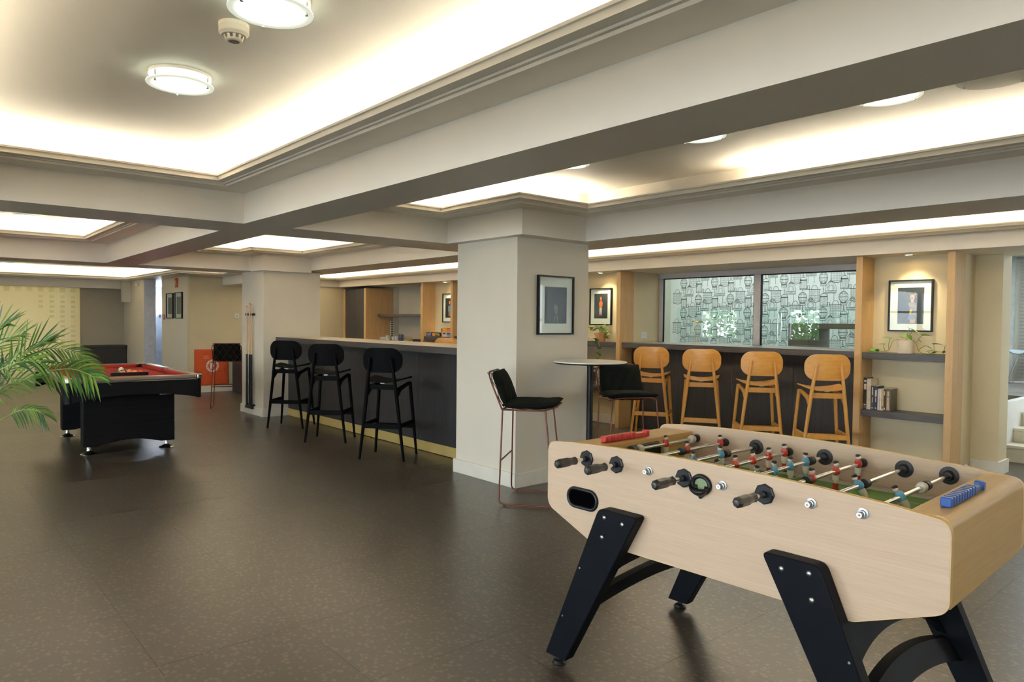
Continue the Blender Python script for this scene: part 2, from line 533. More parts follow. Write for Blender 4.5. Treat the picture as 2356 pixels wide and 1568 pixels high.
coffer([(2.358, -4.0), (4.62, -4.0), (4.62, 4.345), (3.857, 4.345), (3.857, 5.385), (2.358, 5.385)], 2.345, ZC, .17, 4, PW, lights=(2, 3, 4))
cove_strip(Vector((4.52, -.6)), Vector((0, 1)), 2.38, 6.7, PW)
coffer([(-.15, 5.96), (1.99, 5.96), (2.02, 10.3), (-.15, 10.3)], ZJ-.01, ZC, .20, 4, PW)
coffer([(2.37, 5.96), (4.62, 5.96), (4.62, 9.88), (3.875, 9.88), (3.875, 10.3), (2.375, 10.3)], ZJ-.03, ZC-.01, .17, 4, PW)
coffer([(5.2, -4.0), (7.15, -4.0), (7.15, 13.94), (5.2, 13.94)], 2.235, 2.45, .12, 3, PW*1.7)
coffer([(-.15, 11.0), (4.70, 11.0), (4.70, 13.5), (3.95, 13.5), (3.95, 17.15), (-.15, 17.15)], 2.20, 2.42, .20, 0, PW, plain=True)
cbox('far_soffit', MAT['beam'], -4.2, 4.2, 17.15, 21, 2.20, BT)
cbox('far_soffit', MAT['beam'], 3.95, 4.70, 13.5, 21, 2.20, BT)
cbox('far_soffit', MAT['beam'], 4.70, 12.5, 13.98, 21, 2.20, BT)

# ---------------- walls
def wbox(name, m, *a):
    return structure(MB().box(*a).build(name, m))
wbox('wall_yellow', MAT['wall_cream'], 4.12, 8.6, 14.0, 14.12, 0, 2.3)
wbox('wall_pictures', MAT['wall'], 4.12, 4.24, 14.12, 15.85, 0, 2.3)
wbox('baseboard_yellow', MAT['base'], 4.10, 7.2, 13.98, 13.9995, 0, .12)
wbox('baseboard_pictures', MAT['base'], 4.10, 4.1195, 14.0, 15.85, 0, .12)
# far end: grey wall, return, corridor
wbox('wall_far', MAT['grey_wall'], 2.99, 3.9, 17.9, 18.0, 0, 2.3)
wbox('wall_far_left', MAT['grey_wall'], -4.2, .2, 17.9, 18.0, 0, 2.3)
wbox('wall_far_return', MAT['wall'], 3.86, 4.08, 16.2, 17.9, 0, 2.25)
wbox('trim_door_jamb', pm('lilac_white_paint', (.70, .71, .78), .5), 3.862, 4.085, 16.165, 16.1995, 0, 2.2)
cbox('far_soffit', MAT['beam'], .2, 3.86, 17.45, 17.9, 2.03, 2.2)
cbox('far_soffit', MAT['wall'], 3.70, 3.86, 17.3, 17.45, 1.74, 2.2)
wbox('wall_corridor', pm('corridor_paint', (.62, .66, .74), .6), 3.9, 8.5, 20.4, 20.5, 0, 2.4)
wbox('wall_corridor_side', pm('corridor_side_paint', (.62, .66, .74), .6), 8.4, 8.5, 15.0, 20.4, 0, 2.4)
cbox('corridor_ceiling', MAT['white'], 3.9, 8.5, 15.85, 20.5, 2.195, 2.199)
# envelope behind the camera: glazed walls
def lbox(y0, y1, z0, z1): return wbox('wall_left_pier', MAT['wall'], -4.2, -4.0, y0, y1, z0, z1)
lbox(-4.2, 8.0, 0, .4); lbox(-4.2, 8.0, 2.4, 2.75); lbox(8.0, 9.7, 0, 2.75); lbox(10.7, 12.4, 0, 2.75); lbox(13.8, 21, 0, 2.75)
for y0, y1 in ((9.7, 10.7), (12.4, 13.8)): lbox(y0, y1, 0, .65); lbox(y0, y1, 1.9, 2.75)
wbox('wall_rear', MAT['wall'], -4.2, 10.4, -4.2, -4.0, 0, 2.75)
wbox('wall_rear_sill', MAT['wall'], 10.4, 12.5, -4.2, -4.0, 0, .5)
wbox('wall_rear_head', MAT['wall'], 10.4, 12.5, -4.2, -4.0, 2.4, 2.75)
def glazing(n, axis, a0, a1, z0, z1, bays, rail=None):
    fr = MB()
    def bb_(p0, p1, q0, q1, d=.05):
        if axis == 'x': fr.box(p0, p1, -4.1-d, -4.1+d, q0, q1)
        else: fr.box(-4.1-d, -4.1+d, p0, p1, q0, q1)
    for k in range(bays+1):
        c = a0+(a1-a0)*k/bays
        bb_(max(a0, c-.05), min(a1, c+.05), z0+.07, z1-.07)
    bb_(a0, a1, z0, z0+.07); bb_(a0, a1, z1-.07, z1)
    if rail: bb_(a0+.05, a1-.05, rail-.025, rail+.025, .03)
    w = structure(fr.build('window_%d' % n, MAT['white']))
    p = [(a0, z0), (a1, z0), (a1, z1), (a0, z1)]
    MB().add([(u, -4.1, v) if axis == 'x' else (-4.1, u, v) for u, v in p], [(0, 1, 2, 3)]).build('pane', MAT['clear'], w, fix=False)
glazing(1, 'y', -4.0, 8.0, .4, 2.4, 9, 1.75)
glazing(2, 'y', 9.7, 10.7, .65, 1.9, 1)
glazing(6, 'y', 12.4, 13.8, .65, 1.9, 1)
glazing(7, 'x', 10.4, 12.4, .5, 2.4, 4, 1.45)
wbox('wall_right_end', MAT['wall'], 12.4, 12.5, -4.2, 21, 0, 2.75)
wbox('wall_far_end', MAT['wall'], -4.2, 12.5, 20.9, 21, 0, 2.75)

# outdoors: paving and two street trees beyond the left glazing
structure(MB().box(-30, -4.25, -15, 30, -.6, -.5).build('floor_outdoor', pm('paving', (.30, .29, .27), .8)))
def street_tree(label, x, y, h, seed):
    rg = random.Random(seed)
    t = thing('street_tree', label, 'tree', (x, y, -.5))
    MB().tube([(0, 0, 0), (.05, .03, h*.35), (0, .1, h*.6)], [.12, .09, .05], 8).build('trunk', pm('bark_%d' % seed, (.12, .09, .06), .9), t, smooth=60)
    b = MB()
    for k in range(700):
        a = rg.uniform(0, 6.28); u = rg.uniform(-1, 1); r = rg.random()**.4
        p = Vector((math.cos(a)*math.sqrt(1-u*u)*r*1.3, math.sin(a)*math.sqrt(1-u*u)*r*1.5, h*.62+u*r*h*.38))
        e = Vector((rg.uniform(-1, 1), rg.uniform(-1, 1), rg.uniform(-1, 1))).normalized()*.11; f = e.orthogonal().normalized()*.06
        b.add([p-e, p+f, p+e, p-f], [(0, 1, 2, 3)])
    o = b.build('foliage', MAT['grn'], t, fix=False); o['kind'] = 'stuff'
street_tree('street tree outside, reflected in left window pane', -7.2, 15.2, 3.6, 3)
street_tree('street tree outside, reflected in right window pane', -7.6, 11.6, 2.6, 8)
# ================================================================== BACK RUN: niches, windows, rooms beyond
wbox('wall_niche_right', MAT['wall_cream'], 7.53, 8.16, 2.27, 3.124, 0, 2.10)
wbox('wall_niche_middle', MAT['wall_cream'], 7.53, 8.16, 6.186, 7.19, 0, 2.10)
wbox('wall_niche_left', MAT['wall_cream'], 7.53, 8.16, 9.956, 10.95, 0, 2.10)
wbox('wall_bar_back', MAT['wall'], 8.04, 8.16, 10.95, 12.97, 0, 2.10)
wbox('wall_tall_cabinet', MAT['wall'], 7.9, 8.16, 12.972, 14.0, 0, 2.10)
wbox('wall_pier', MAT['wall_cream'], 7.9, 8.17, 2.04, 2.27, 0, 2.10)
wbox('baseboard_pier', MAT['base'], 7.88, 8.19, 2.02, 2.265, 0, .13)
wbox('baseboard_niche_middle', MAT['base'], 7.51, 7.5295, 6.26, 7.115, 0, .12)
wbox('baseboard_niche_right', MAT['base'], 7.51, 7.5295, 2.31, 3.055, 0, .12)
MAT['alu'] = pm('grey_aluminium', (.60, .58, .60), .4, .35, var=.03)
def shopwindow(n, y0, y1, mull):
    f = MB()
    f.box(8.08, 8.14, y0, y0+.06, 1.15, 2.03); f.box(8.08, 8.14, y1-.06, y1, 1.15, 2.03)
    f.box(8.07, 8.15, y0, y1, 2.03, 2.10); f.box(8.08, 8.14, y0, y1, 1.06, 1.15)
    f.box(8.08, 8.14, mull-.045, mull+.045, 1.15, 2.03)
    w = structure(f.build('window_%d' % n, MAT['alu'], bevel=.003))
    for a, b in ((y0+.06, mull-.045), (mull+.045, y1-.06)):
        MB().box(8.105, 8.111, a, b, 1.15, 2.03).build('pane', MAT['window'], w)
        g = MB(); t = .012
        g.box(8.098, 8.118, a, a+t, 1.15, 2.03); g.box(8.098, 8.118, b-t, b, 1.15, 2.03); g.box(8.098, 8.118, a+t, b-t, 2.03-t, 2.03)
        g.build('gasket', MAT['plastic'], w)
    structure(MB().box(8.06, 8.16, y0, y1, 0, 1.06).build('wall_under_window_%d' % n, MAT['wall']))
shopwindow(3, 3.124, 6.186, 4.685)
shopwindow(4, 7.19, 9.956, 8.57)

# niches framed by oak uprights with charcoal shelves
def niche(label, y0, y1, shelves):
    t = thing('shelf_niche', label, 'shelf', (7.25, (y0+y1)/2, 0))
    h = (y1-y0)/2
    for a, b in ((-h, -h+.064), (h-.064, h)):
        MB().box(0, .279, a, b, 0, 2.099).build('upright', MAT['oak'], t, bevel=.002)
    for z0, z1 in shelves:
        MB().box(.03, .279, -h+.065, h-.065, z0, z1).build('shelf', MAT['dark_h'], t, bevel=.002)
    return t
niche('oak niche at far right holding paperbacks and a white potted vine', 2.242, 3.124, ((1.08, 1.145), (.51, .575)))
niche('oak niche behind the round table with a trailing vine in terracotta pot', 6.186, 7.19, ((1.08, 1.145), (.485, .545)))
niche('oak niche behind the bar stacked with colourful board games', 9.956, 10.95, ((1.058, 1.123),))

# counters below the windows
def wcounter(label, y0, y1):
    t = thing('window_counter', label, 'counter', (7.28, (y0+y1)/2, 0))
    h = (y1-y0)/2-.003
    MB().box(.02, .775, -h, h, 1.083, 1.15).build('worktop', MAT['ctop'], t, bevel=.003)
    MB().box(.012, .0195, -h, h, 1.083, 1.149).build('edge_band', MAT['dark_h'], t)
    n = 4
    for k in range(n):
        a = -h+2*h*k/n; b = -h+2*h*(k+1)/n
        MB().box(.22, .24, a+.001, b-.001, .005, 1.082).build('front_panel', MAT['dark_v'], t)
    return t
wcounter('dark counter under the birdcage window with honey stools', 3.124, 6.186)
wcounter('dark counter mostly hidden behind the near column', 7.19, 9.956)

# tall cabinet at the end of the bar back
t = thing('tall_cabinet', 'tall charcoal cabinet with oak side panels behind the bar', 'cabinet', (7.25, 13.46, 0))
for a, b, d in ((-.49, -.41, .645), (.41, .49, .3)):
    MB().box(0, d, a, b, 0, 2.06).build('side_panel', MAT['oak'], t, bevel=.002)
for a, b in ((-.408, -.002), (.002, .408)):
    MB().box(.012, .03, a, b, .08, 2.05).build('door', MAT['dark_v'], t, bevel=.002)
MB().box(.031, .29, -.408, .408, .08, 2.05).build('carcass', MAT['dark_v'], t)
MB().box(.04, .29, -.408, .408, 0, .08).build('plinth', MAT['black'], t)

# back-bar worktop and wall shelf between cabinet and niche
t = thing('back_bar', 'low back bar worktop carrying crockery behind the bar', 'counter', (7.4, 11.96, 0))
MB().box(0, .635, -1.005, .925, .96, 1.0).build('worktop', MAT['ctop'], t, bevel=.003)
for k in range(3):
    MB().box(.02, .05, -1.005+k*.645, -1.007+(k+1)*.643, .08, .955).build('door', MAT['oak'], t, bevel=.002)
MB().box(.051, .635, -1.005, .925, .0, .955).build('carcass', MAT['oak'], t)
tag(MB().box(7.52, 8.038, 10.955, 12.96, 1.478, 1.531).build('wall_shelf', MAT['dark_h'], bevel=.002),
    'empty charcoal wall shelf above the back bar', 'shelf')
# socket strip on the oak panel: plate with a column of outlets
t = thing('socket_strip', 'tall column of small outlets beside the back bar shelf', 'outlet', (7.86, 12.955, 1.22))
MB().box(-.04, .04, -.008, .01, -.17, .17).build('plate', MAT['white'], t, bevel=.002)
for k in range(7):
    z = -.14+k*.0467
    MB().box(-.022, .022, -.012, -.0085, z-.014, z+.014).build('socket', pm('socket_grey', (.16, .15, .13), .5) if k == 0 else bpy.data.materials['socket_grey'], t)

# ---------------- bar
t = thing('bar_counter', 'long charcoal bar counter with brass kick plate between the columns', 'counter', (4.12, 7.66, 0))
MB().box(.006, .72, -2.312, 2.322, 1.082, 1.15).build('worktop', MAT['bartop_sheen'], t, bevel=.003)
MB().box(0, .0055, -2.312, 2.322, 1.082, 1.149).build('edge_band', MAT['dark_h'], t)
n = 4
for k in range(n):
    a = -2.30+4.6*k/n; b = -2.30+4.6*(k+1)/n
    MB().box(.18, .20, a+.0015, b-.0015, .112, 1.08).build('front_panel', MAT['dark_v'], t)
    MB().box(.172, .179, a+.0008, b-.0008, .006, .111).build('kick_plate', MAT['brass'], t)
MB().box(.201, .62, -2.30, 2.30, 0, 1.08).build('carcass', MAT['dark_v'], t)
for (x, y), lab in (((4.40, 9.0), 'white menu card on bar, nearest the far column'), ((4.52, 7.35), 'white menu card lying midway along bar top'), ((4.45, 5.85), 'white menu card on bar beside the near column')):
    tag(MB().box(x-.05, x+.05, y-.105, y+.105, 1.1505, 1.154).build('menu_card', MAT['paper']), lab, 'card', 'menu cards on the bar')

# ---------------- room behind the shop window
MAT['wallpaper'] = pm('wallpaper_ground', (.74, .78, .76), .75, var=.01)
wp = structure(MB().box(11.0, 11.1, 3.6, 8.15, 0, 2.62).build('wall_wallpaper', MAT['wallpaper']))
ink = pm('wallpaper_ink', (.11, .12, .12), .8)
ink2 = pm('wallpaper_ink_pale', (.27, .29, .29), .8)
wbox('wall_room_side', pm('sage_wall', (.50, .50, .40), .6), 8.17, 11.1, 8.15, 8.25, 0, 2.62)
def ell(cy, cz, ry, rz, a0=0, a1=360, n=22):
    return [(10.997, cy+ry*math.cos(R(a0+(a1-a0)*i/n)), cz+rz*math.sin(R(a0+(a1-a0)*i/n))) for i in range(n+1)]
pr = MB(); NX = (1, 0, 0)
def ln(*pts, w=.0065):
    w *= 1.25
    pr.ribbon([(10.997, a, b) for a, b in pts], w, NX)
def cage_round(y, z):
    pr.mat(0).ribbon(ell(y, z, .07, .085), .007, NX)
    ln((y-.07, z), (y+.07, z))
    pr.mat(1)
    for k in (.35, .7): pr.ribbon(ell(y, z, .07*k, .085), .004, NX)
    for k in (-.05, .05): ln((y-.055, z+k), (y+.055, z+k), w=.004)
    pr.mat(0)
    ln((y-.042, z-.07), (y-.042, z-.125), (y+.042, z-.125), (y+.042, z-.07))
    pr.mat(1); ln((y-.042, z-.09), (y+.042, z-.09), w=.018)
    pr.mat(0); ln((y, z+.085), (y, z+.14), w=.004); ln((y, z-.125), (y, z-.2), w=.004)
def cage_jar(y, z):
    pr.mat(0)
    ln((y-.055, z+.04), (y-.055, z-.095), (y+.055, z-.095), (y+.055, z+.04))
    pr.ribbon(ell(y, z+.04, .055, .05, 0, 180, 12), .006, NX)
    ln((y-.055, z+.04), (y+.055, z+.04), w=.014)
    ln((y-.055, z-.115), (y+.055, z-.115)); ln((y-.055, z-.095), (y-.055, z-.115)); ln((y+.055, z-.095), (y+.055, z-.115))
    ln((y-.055, z-.11), (y-.10, z-.11), (y-.10, z-.05), (y-.068, z-.05), (y-.068, z-.10))
    pr.ribbon(ell(y, z+.1, .012, .014), .005, NX)
    pr.mat(1)
    for k in (-.03, -.01, .01, .03): ln((y+k, z+.04), (y+k, z-.095), w=.0035)
    pr.mat(0); ln((y, z+.11), (y, z+.17), w=.004)
def cage_dome(y, z):
    pr.mat(1)
    pts = ell(y, z, .085, .12, 0, 180, 14)
    pr.ribbon(pts, .006, NX); ln((y-.085, z), (y-.085, z-.06), (y+.085, z-.06), (y+.085, z), w=.006)
    pr.ribbon(ell(y, z+.02, .045, .05), .005, NX)
    for k in (-.02, -.045): ln((y-.085, z+k), (y+.085, z+k), w=.008)
    for k in (.3, .65): pr.ribbon(ell(y, z, .085*k, .12, 0, 180, 10), .0035, NX)
    pr.mat(0); ln((y-.04, z+.11), (y, z+.15), (y+.04, z+.11), w=.006)
    for k in (-.05, .05): ln((y+k, z-.06), (y+k, z-.17), w=.004)
def cage_box(y, z):
    pr.mat(1)
    ln((y-.085, z+.075), (y-.085, z-.1), (y+.085, z-.1), (y+.085, z+.075), (y-.085, z+.075), w=.005)
    for k in range(-3, 4): ln((y+k*.024, z+.075), (y+k*.024, z-.1), w=.003)
    for k in (-.06, -.02, .02, .05): ln((y-.085, z+k), (y+.085, z+k), w=.003)
    pr.mat(0)
    pr.ribbon(ell(y, z+.075, .05, .07, 0, 180, 12), .006, NX)
    ln((y-.1, z+.075), (y+.1, z+.075)); ln((y+.1, z-.105), (y-.02, z-.13), (y-.1, z-.105))
for c in range(-1, 9):
    for r in range(-1, 4):
        y = 8.06-.655*c; z = 2.245-.546*r
        for fn, dy, dz in ((cage_dome, 0, 0), (cage_round, -.20, -.095), (cage_box, -.06, -.35), (cage_dome, -.32, -.28), (cage_jar, -.21, -.43), (cage_jar, -.53, -.16), (cage_round, -.52, -.40), (cage_box, -.40, -.05)):
            yy, zz = y+dy, z+dz
            if 3.75 < yy < 8.02 and .5 < zz < 2.42: fn(yy, zz)
po = pr.build('birdcage_print', [ink, ink2], wp, fix=False); po['kind'] = 'stuff'
t = thing('glass_screen', 'tinted glass screen with twin chrome pull bars behind the window', 'screen', (9.6, 5.6, 0))
for k in range(3):
    MB().box(-.006, .006, -1.5+k*.96, -1.5+k*.96+.955, .02, 1.66).build('pane', glass('screen_glass', (.92, .975, .97), .8) if k == 0 else bpy.data.materials['screen_glass'], t)
for dy in (-.02, .035):
    MB().tube([(-.01, -.43+dy, 1.17), (-.05, -.43+dy, 1.17), (-.05, -.43+dy, 1.58), (-.01, -.43+dy, 1.58)], .01, 8).build('pull_bar', MAT['chrome'], t, smooth=40)
MB().box(-.02, .02, -1.5, 1.38, 0, .02).build('floor_channel', MAT['alu'], t)
t = thing('reception_desk', 'grey brown reception desk behind the right window pane', 'desk', (9.15, 4.35, 0))
dk = pm('desk_grey', (.17, .15, .125), .5)
MB().box(-.3, .3, .05, .32, 0, 1.36).build('side_panel', dk, t, bevel=.004)
MB().box(-.3, .3, -.75, .32, 1.361, 1.43).build('desk_top', dk, t, bevel=.004)
MB().box(-.3, .3, -.75, -.55, 0, 1.36).build('side_panel', MAT['white'], t, bevel=.004)
area_light('room_fill_light', (9.9, 6.0, 2.6), 2.2, 4.0, 46, (.97, .97, 1.0))  # unseen light added to brighten the room behind the window

# ---------------- raised area at far right: steps, stringer, blind wall
st = sgroup('floor_raised')
for k, (x, z) in enumerate(((8.8, .175), (9.1, .325), (9.4, .473), (9.7, .62))):
    x1 = 12.4 if k == 3 else x+.3
    zp = (0, .175, .325, .473)[k]
    MB().box(x+.004, x1, -3.9, 2.21, zp, z-.03).build('riser', pm('stair_cream', (.70, .66, .52), .55, var=.03) if k == 0 else bpy.data.materials['stair_cream'], st)
    MB().box(x-.02, x1, -3.9, 2.21, z-.0295, z).build('tread', bpy.data.materials['stair_cream'] if k < 3 else pm('grey_plank', (.20, .19, .17), .4, var=.25, scale=3), st, bevel=.004)
    if k: MB().box(x+.004, 12.4, -3.9, 2.21, (0, 0, .175, .325)[k], zp).build('stair_core', MAT['white'], st)
MB().box(8.8, 9.75, 2.212, 2.28, 0, .62).build('stringer', MAT['white'], st, bevel=.004)
MB().box(9.75, 12.4, 2.212, 8.14, 0, .62).build('platform', bpy.data.materials['grey_plank'], st)
wbox('wall_blind', pm('frosted_blind', (.66, .72, .72), .6), 12.28, 12.38, -3.9, 4.6, .621, 2.75)
bl = MB()
for k in range(36):
    z = .70+k*.05
    bl.box(12.262, 12.2665, 2.86, 2.95, z, z+.026)
bl.build('square_print', pm('blind_square', (.42, .42, .40), .7), bpy.data.objects['wall_blind'])
MB().box(12.268, 12.279, 2.80, 3.01, .63, 2.62).build('print_strip', glass('strip_film', (.95, .94, .88), .3, .3, .35), bpy.data.objects['wall_blind'])
cbox('blind_pelmet', pm('blue_grey', (.38, .47, .52), .6), 12.0, 12.28, -3.9, 4.6, 2.42, 2.62)
area_light('stair_hall_light', (10.8, .8, 2.6), 2.2, 3.0, 70, (.86, .95, 1.0))

# ---------------- far end of the room
fg = structure(MB().box(.2, 2.99, 17.86, 17.88, .02, 2.03).build('window_5', glass('frosted_glass', (.86, .83, .68), .25, .35, .85)))
sq = MB()
for k in range(14):
    x = 2.86-k*.196
    sq.box(x-.05, x+.05, 17.852, 17.858, 1.93, 2.02)
for x, n in ((2.86, 12), (2.664, 12), (2.468, 5), (2.272, 3)):
    for k in range(n): sq.box(x-.04, x+.04, 17.853, 17.858, 1.80-k*.105, 1.86-k*.105)
sq.build('square_film', glass('film_white', (.97, .96, .90), .3, .4, .1), fg)
area_light('lit_glass', (1.6, 18.6, 1.2), 2.8, 2.0, 17, (1.0, .88, .56), (R(-90), 0, 0))
wbox('wall_backlight', MAT['white'], .2, 3.0, 19.3, 19.4, 0, 2.2)
t = thing('low_cabinet', 'low charcoal cabinet against the far grey wall', 'cabinet', (3.43, 17.72, 0))
MB().box(-.40, .40, -.12, .17, .0, .755).build('body', MAT['dark_v'], t, bevel=.003)
MB().box(-.42, .42, -.14, .17, .756, .79).build('top', MAT['dark_h'], t, bevel=.003)
t = thing('side_cabinet', 'dark low cabinet beside the red hose box', 'cabinet', (5.25, 13.72, 0))
MB().box(-.35, .35, -.24, .25, 0, .76).build('body', MAT['dark_v'], t, bevel=.003)
MB().box(-.36, .36, -.25, .25, .761, .80).build('top', MAT['dark_h'], t, bevel=.003)
t = thing('wall_sconce', 'glowing white half-dome sconce in the corridor', 'lamp', (5.25, 20.37, 1.66))
MB().lathe([(.02, -.17), (.09, -.08), (.12, .1), (.115, .17)], 20).build('shade', emit('sconce_glow', (.92, .96, 1.0), 5), t, smooth=50)
MB().box(-.02, .02, -.02, .03, -.24, -.165).build('bracket', MAT['steel'], t)
ld = bpy.data.lights.new('sconce_light', 'POINT'); ld.energy = 24; ld.color = (.62, .76, 1.0); ld.shadow_soft_size = .1
lo = bpy.data.objects.new('sconce_light', ld); lo.location = (5.1, 19.6, 1.9); COL.objects.link(lo)
# ================================================================== FOOTBALL TABLE (local: x along length, y across, z up)
FL, FW = 1.515, .82
MAT['beech'] = wood('beech_laminate', (.50, .355, .235), (.58, .43, .295), (.35, 12, 12), .42, 16, .02, coat=.1)
MAT['beech_end'] = wood('beech_end_laminate', (.60, .365, .105), (.70, .45, .16), (12, .35, 12), .42, 16, .02, coat=.1)
MAT['edge'] = pm('maple_edge_band', (.74, .50, .19), .4, var=.05)
MAT['legblack'] = pm('black_lacquer', (.004, .005, .007), .5, var=.15, spec=.1)
MAT['pitch'] = pm('pitch_green', (.085, .28, .02), .35, var=.06)
MAT['line'] = pm('pitch_line', (.72, .74, .66), .4)
MAT['grip'] = pm('grip_black', (.022, .021, .017), .3, var=.15, coat=.2)
MAT['ivory'] = pm('ivory_plastic', (.80, .74, .60), .35)
MAT['red'] = pm('red_enamel', (.55, .035, .02), .3, var=.1, coat=.4)
MAT['blue'] = pm('blue_enamel', (.11, .38, .56), .3, var=.1, coat=.4)
MAT['skin'] = pm('figure_skin', (.80, .66, .52), .4)
MAT['hair'] = pm('figure_hair', (.012, .011, .012), .35)
MAT['rubber'] = pm('black_rubber', (.015, .014, .013), .5)
def ztop(s): return .933-.038*((s-.62)/.87)**2
ft = thing('football_table', 'beech table football with black splayed legs in foreground', 'game table', (2.088, 2.167, 0), math.atan2(-.9995, .0315))
# side panels: rounded corners, chamfered underside, bowed top
def corner(pts, i, r, n=5):
    a = Vector(pts[i-1]); b = Vector(pts[i]); c = Vector(pts[(i+1) % len(pts)])
    u = (a-b).normalized(); v = (c-b).normalized()
    p = b+u*r; q = b+v*r
    return [tuple((p*(1-t)*(1-t)+b*2*t*(1-t)+q*t*t)) for t in [k/n for k in range(n+1)]]
raw = [(0, .640), (.235, .540), (FL-.25, .540), (FL, .640), (FL, ztop(FL)), (0, ztop(0))]
outl = []
for i in range(6):
    if i in (0, 3): outl += corner(raw, i, .035)
    elif i in (1, 2): outl += corner(raw, i, .012, 3)
    elif i == 4:
        outl += corner(raw, i, .045)
        for k in range(1, 20): s_ = FL-.07-(FL-.14)*k/20; outl.append((s_, ztop(s_)))
    else: outl += corner(raw, i, .045)
def inset(poly, d):
    P = [Vector(p) for p in poly]; n = len(P); out = []
    for i in range(n):
        e1 = (P[i]-P[i-1]); e2 = (P[(i+1) % n]-P[i])
        if e1.length < 1e-6 or e2.length < 1e-6: out.append(tuple(P[i])); continue
        e1.normalize(); e2.normalize()
        n1 = Vector((-e1.y, e1.x)); n2 = Vector((-e2.y, e2.x))
        out.append(tuple(P[i]+(n1+n2)/(1+n1.dot(n2))*d))
    return out
for y0, y1, nm in ((0, .024, 'near'), (FW-.024, FW, 'far')):
    pnl = MB().mat(0).xz(outl, y0, y1)
    o = pnl.build('side_panel', [MAT['beech']], ft)
    # edge band along the rim, a hair proud of the faces
    k = len(outl); ins = inset(outl, .0015)
    e = MB()
    out2 = inset(outl, -.0015)
    vs = [(a, y0+.0012, b) for a, b in outl]+[(a, y0+.0012, b) for a, b in out2]+[(a, y1-.0012, b) for a, b in out2]+[(a, y1-.0012, b) for a, b in outl]
    fs = []
    for i in range(k):
        j = (i+1) % k
        for a in range(3): fs.append((a*k+i, a*k+j, (a+1)*k+j, (a+1)*k+i))
        fs.append((3*k+i, 3*k+j, j, i))
    e.add(vs, fs).build('edge_band', MAT['edge'], o, smooth=40)
# end boxes with rounded lids
def endbox(x0, x1, sgn):
    b = MB()
    prof = []
    zt = .897
    if sgn < 0: prof = [(x1, .66), (x1, zt)]+[(x0+.035-.035*math.sin(R(90*k/6)), zt-.035+.035*math.cos(R(90*k/6))) for k in range(7)]+[(x0+.001, .646), (x0+.05, .63)]
    else: prof = [(x0, .66)]+[(x1-.05, .63), (x1-.001, .646)]+[(x1-.035+.035*math.cos(R(90*k/6)), zt-.035+.035*math.sin(R(90*k/6))) for k in range(7)]+[(x0, zt)]
    b.xz(prof, .0245, FW-.0245)
    b.build('end_box', MAT['beech_end'], ft, smooth=35)
endbox(.002, .190, -1); endbox(1.403, FL-.002, 1)
MB().box(.245, FL-.26, .0245, FW-.0245, .545, .60).build('floor_board', MAT['beech'], ft)
for poly in ([(.03, .634), (.24, .546), (.24, .60), (.03, .68)], [(FL-.03, .634), (FL-.255, .546), (FL-.255, .60), (FL-.03, .68)]):
    MB().xz(poly, .0245, FW-.0245).build('under_slope', MAT['beech_end'], ft)
# playing field
ZF = .782
pf = MB()
pf.mat(0).box(.191, 1.402, .0245, FW-.0245, ZF-.012, ZF)
pitch = pf.build('playfield', [MAT['line']], ft)
gr = MB().xy([(.30, .10), (1.29, .10), (1.37, .26), (1.37, FW-.26), (1.29, FW-.10), (.30, FW-.10), (.22, FW-.26), (.22, .26)], ZF+.0003, ZF+.0012).build('green_field', MAT['pitch'], pitch)
def fline(*pts, w=.008): MB().ribbon([(a, b, ZF+.0017) for a, b in pts], w, (0, 0, 1)).build('field_line', MAT['line'], pitch, fix=False)
xm = FL/2
fline((xm, .10), (xm, FW-.10))
fline(*[(xm+.1*math.cos(R(a)), FW/2+.1*math.sin(R(a))) for a in range(0, 361, 15)])
for s_ in (-1, 1):
    e0 = xm+s_*.605; e1 = xm+s_*.44; e2 = xm+s_*.53
    fline((e0, .20), (e1, .20), (e1, FW-.20), (e0, FW-.20))
    fline((e0, .29), (e2, .29), (e2, FW-.29), (e0, FW-.29))
# goal mouths in the end walls
for x in (.1905, 1.4025):
    s_ = 1 if x < .5 else -1
    MB().yz(rrect(.29, .53, ZF+.005, .878, .02), x, x+s_*.004).build('goal_mouth', MAT['plastic'], ft)
    MB().tube([(x+s_*.003, a, b) for a, b in rrect(.29, .53, ZF+.008, .875, .02)], .006, 6, closed=True).build('goal_rim', MAT['plastic'], ft, smooth=50)
# ball return slot on the near side: flat plate painted as the opening's shade, moulded rim
sl = rrect(.122, .274, .664, .738, .036, 8)
MB().xz(sl, -.0015, -.0005).build('return_slot', pm('slot_shade', (.0015, .0015, .002), .9, spec=0), ft)
MB().tube([(a, -.003, b) for a, b in sl], .0075, 8, closed=True).build('slot_rim', MAT['plastic'], ft, smooth=50)
# ball entry cup
for yy, s_ in ((-.001, -1), (FW+.001, 1)):
    cx, cz = .748, .857
    o = MB().tube([(cx+.034*math.cos(R(a)), yy+s_*.004, cz+.03*math.sin(R(a))) for a in range(0, 360, 15)], .008, 8, closed=True).build('entry_ring', MAT['plastic'], ft, smooth=50)
    MB().xz([(cx+.03*math.cos(R(a)), cz+.026*math.sin(R(a))) for a in range(0, 360, 15)], yy, yy+s_*.002).build('entry_hole', pm('entry_pale', (.26, .34, .18), .5) if s_ < 0 else MAT['rubber'], o)
    bowl = MB()
    def bw(u, v):
        a = R(180+180*u); t = v
        r = .037*(1-.15*t)
        return (cx+r*math.cos(a)*(1-.55*max(0, t-.6)/.4 if t > .6 else 1), yy+s_*(.006+.03*math.sin(math.pi*min(1, t+.25))*abs(math.sin(a))**.5), cz-.002+.047*math.sin(a)*(.25+.75*t) if True else 0)
    bowl.sheet(bw, 14, 6)
    bo = bowl.build('entry_bowl', MAT['plastic'], o, smooth=60, fix=False)
    md = bo.modifiers.new('solid', 'SOLIDIFY'); md.thickness = .003
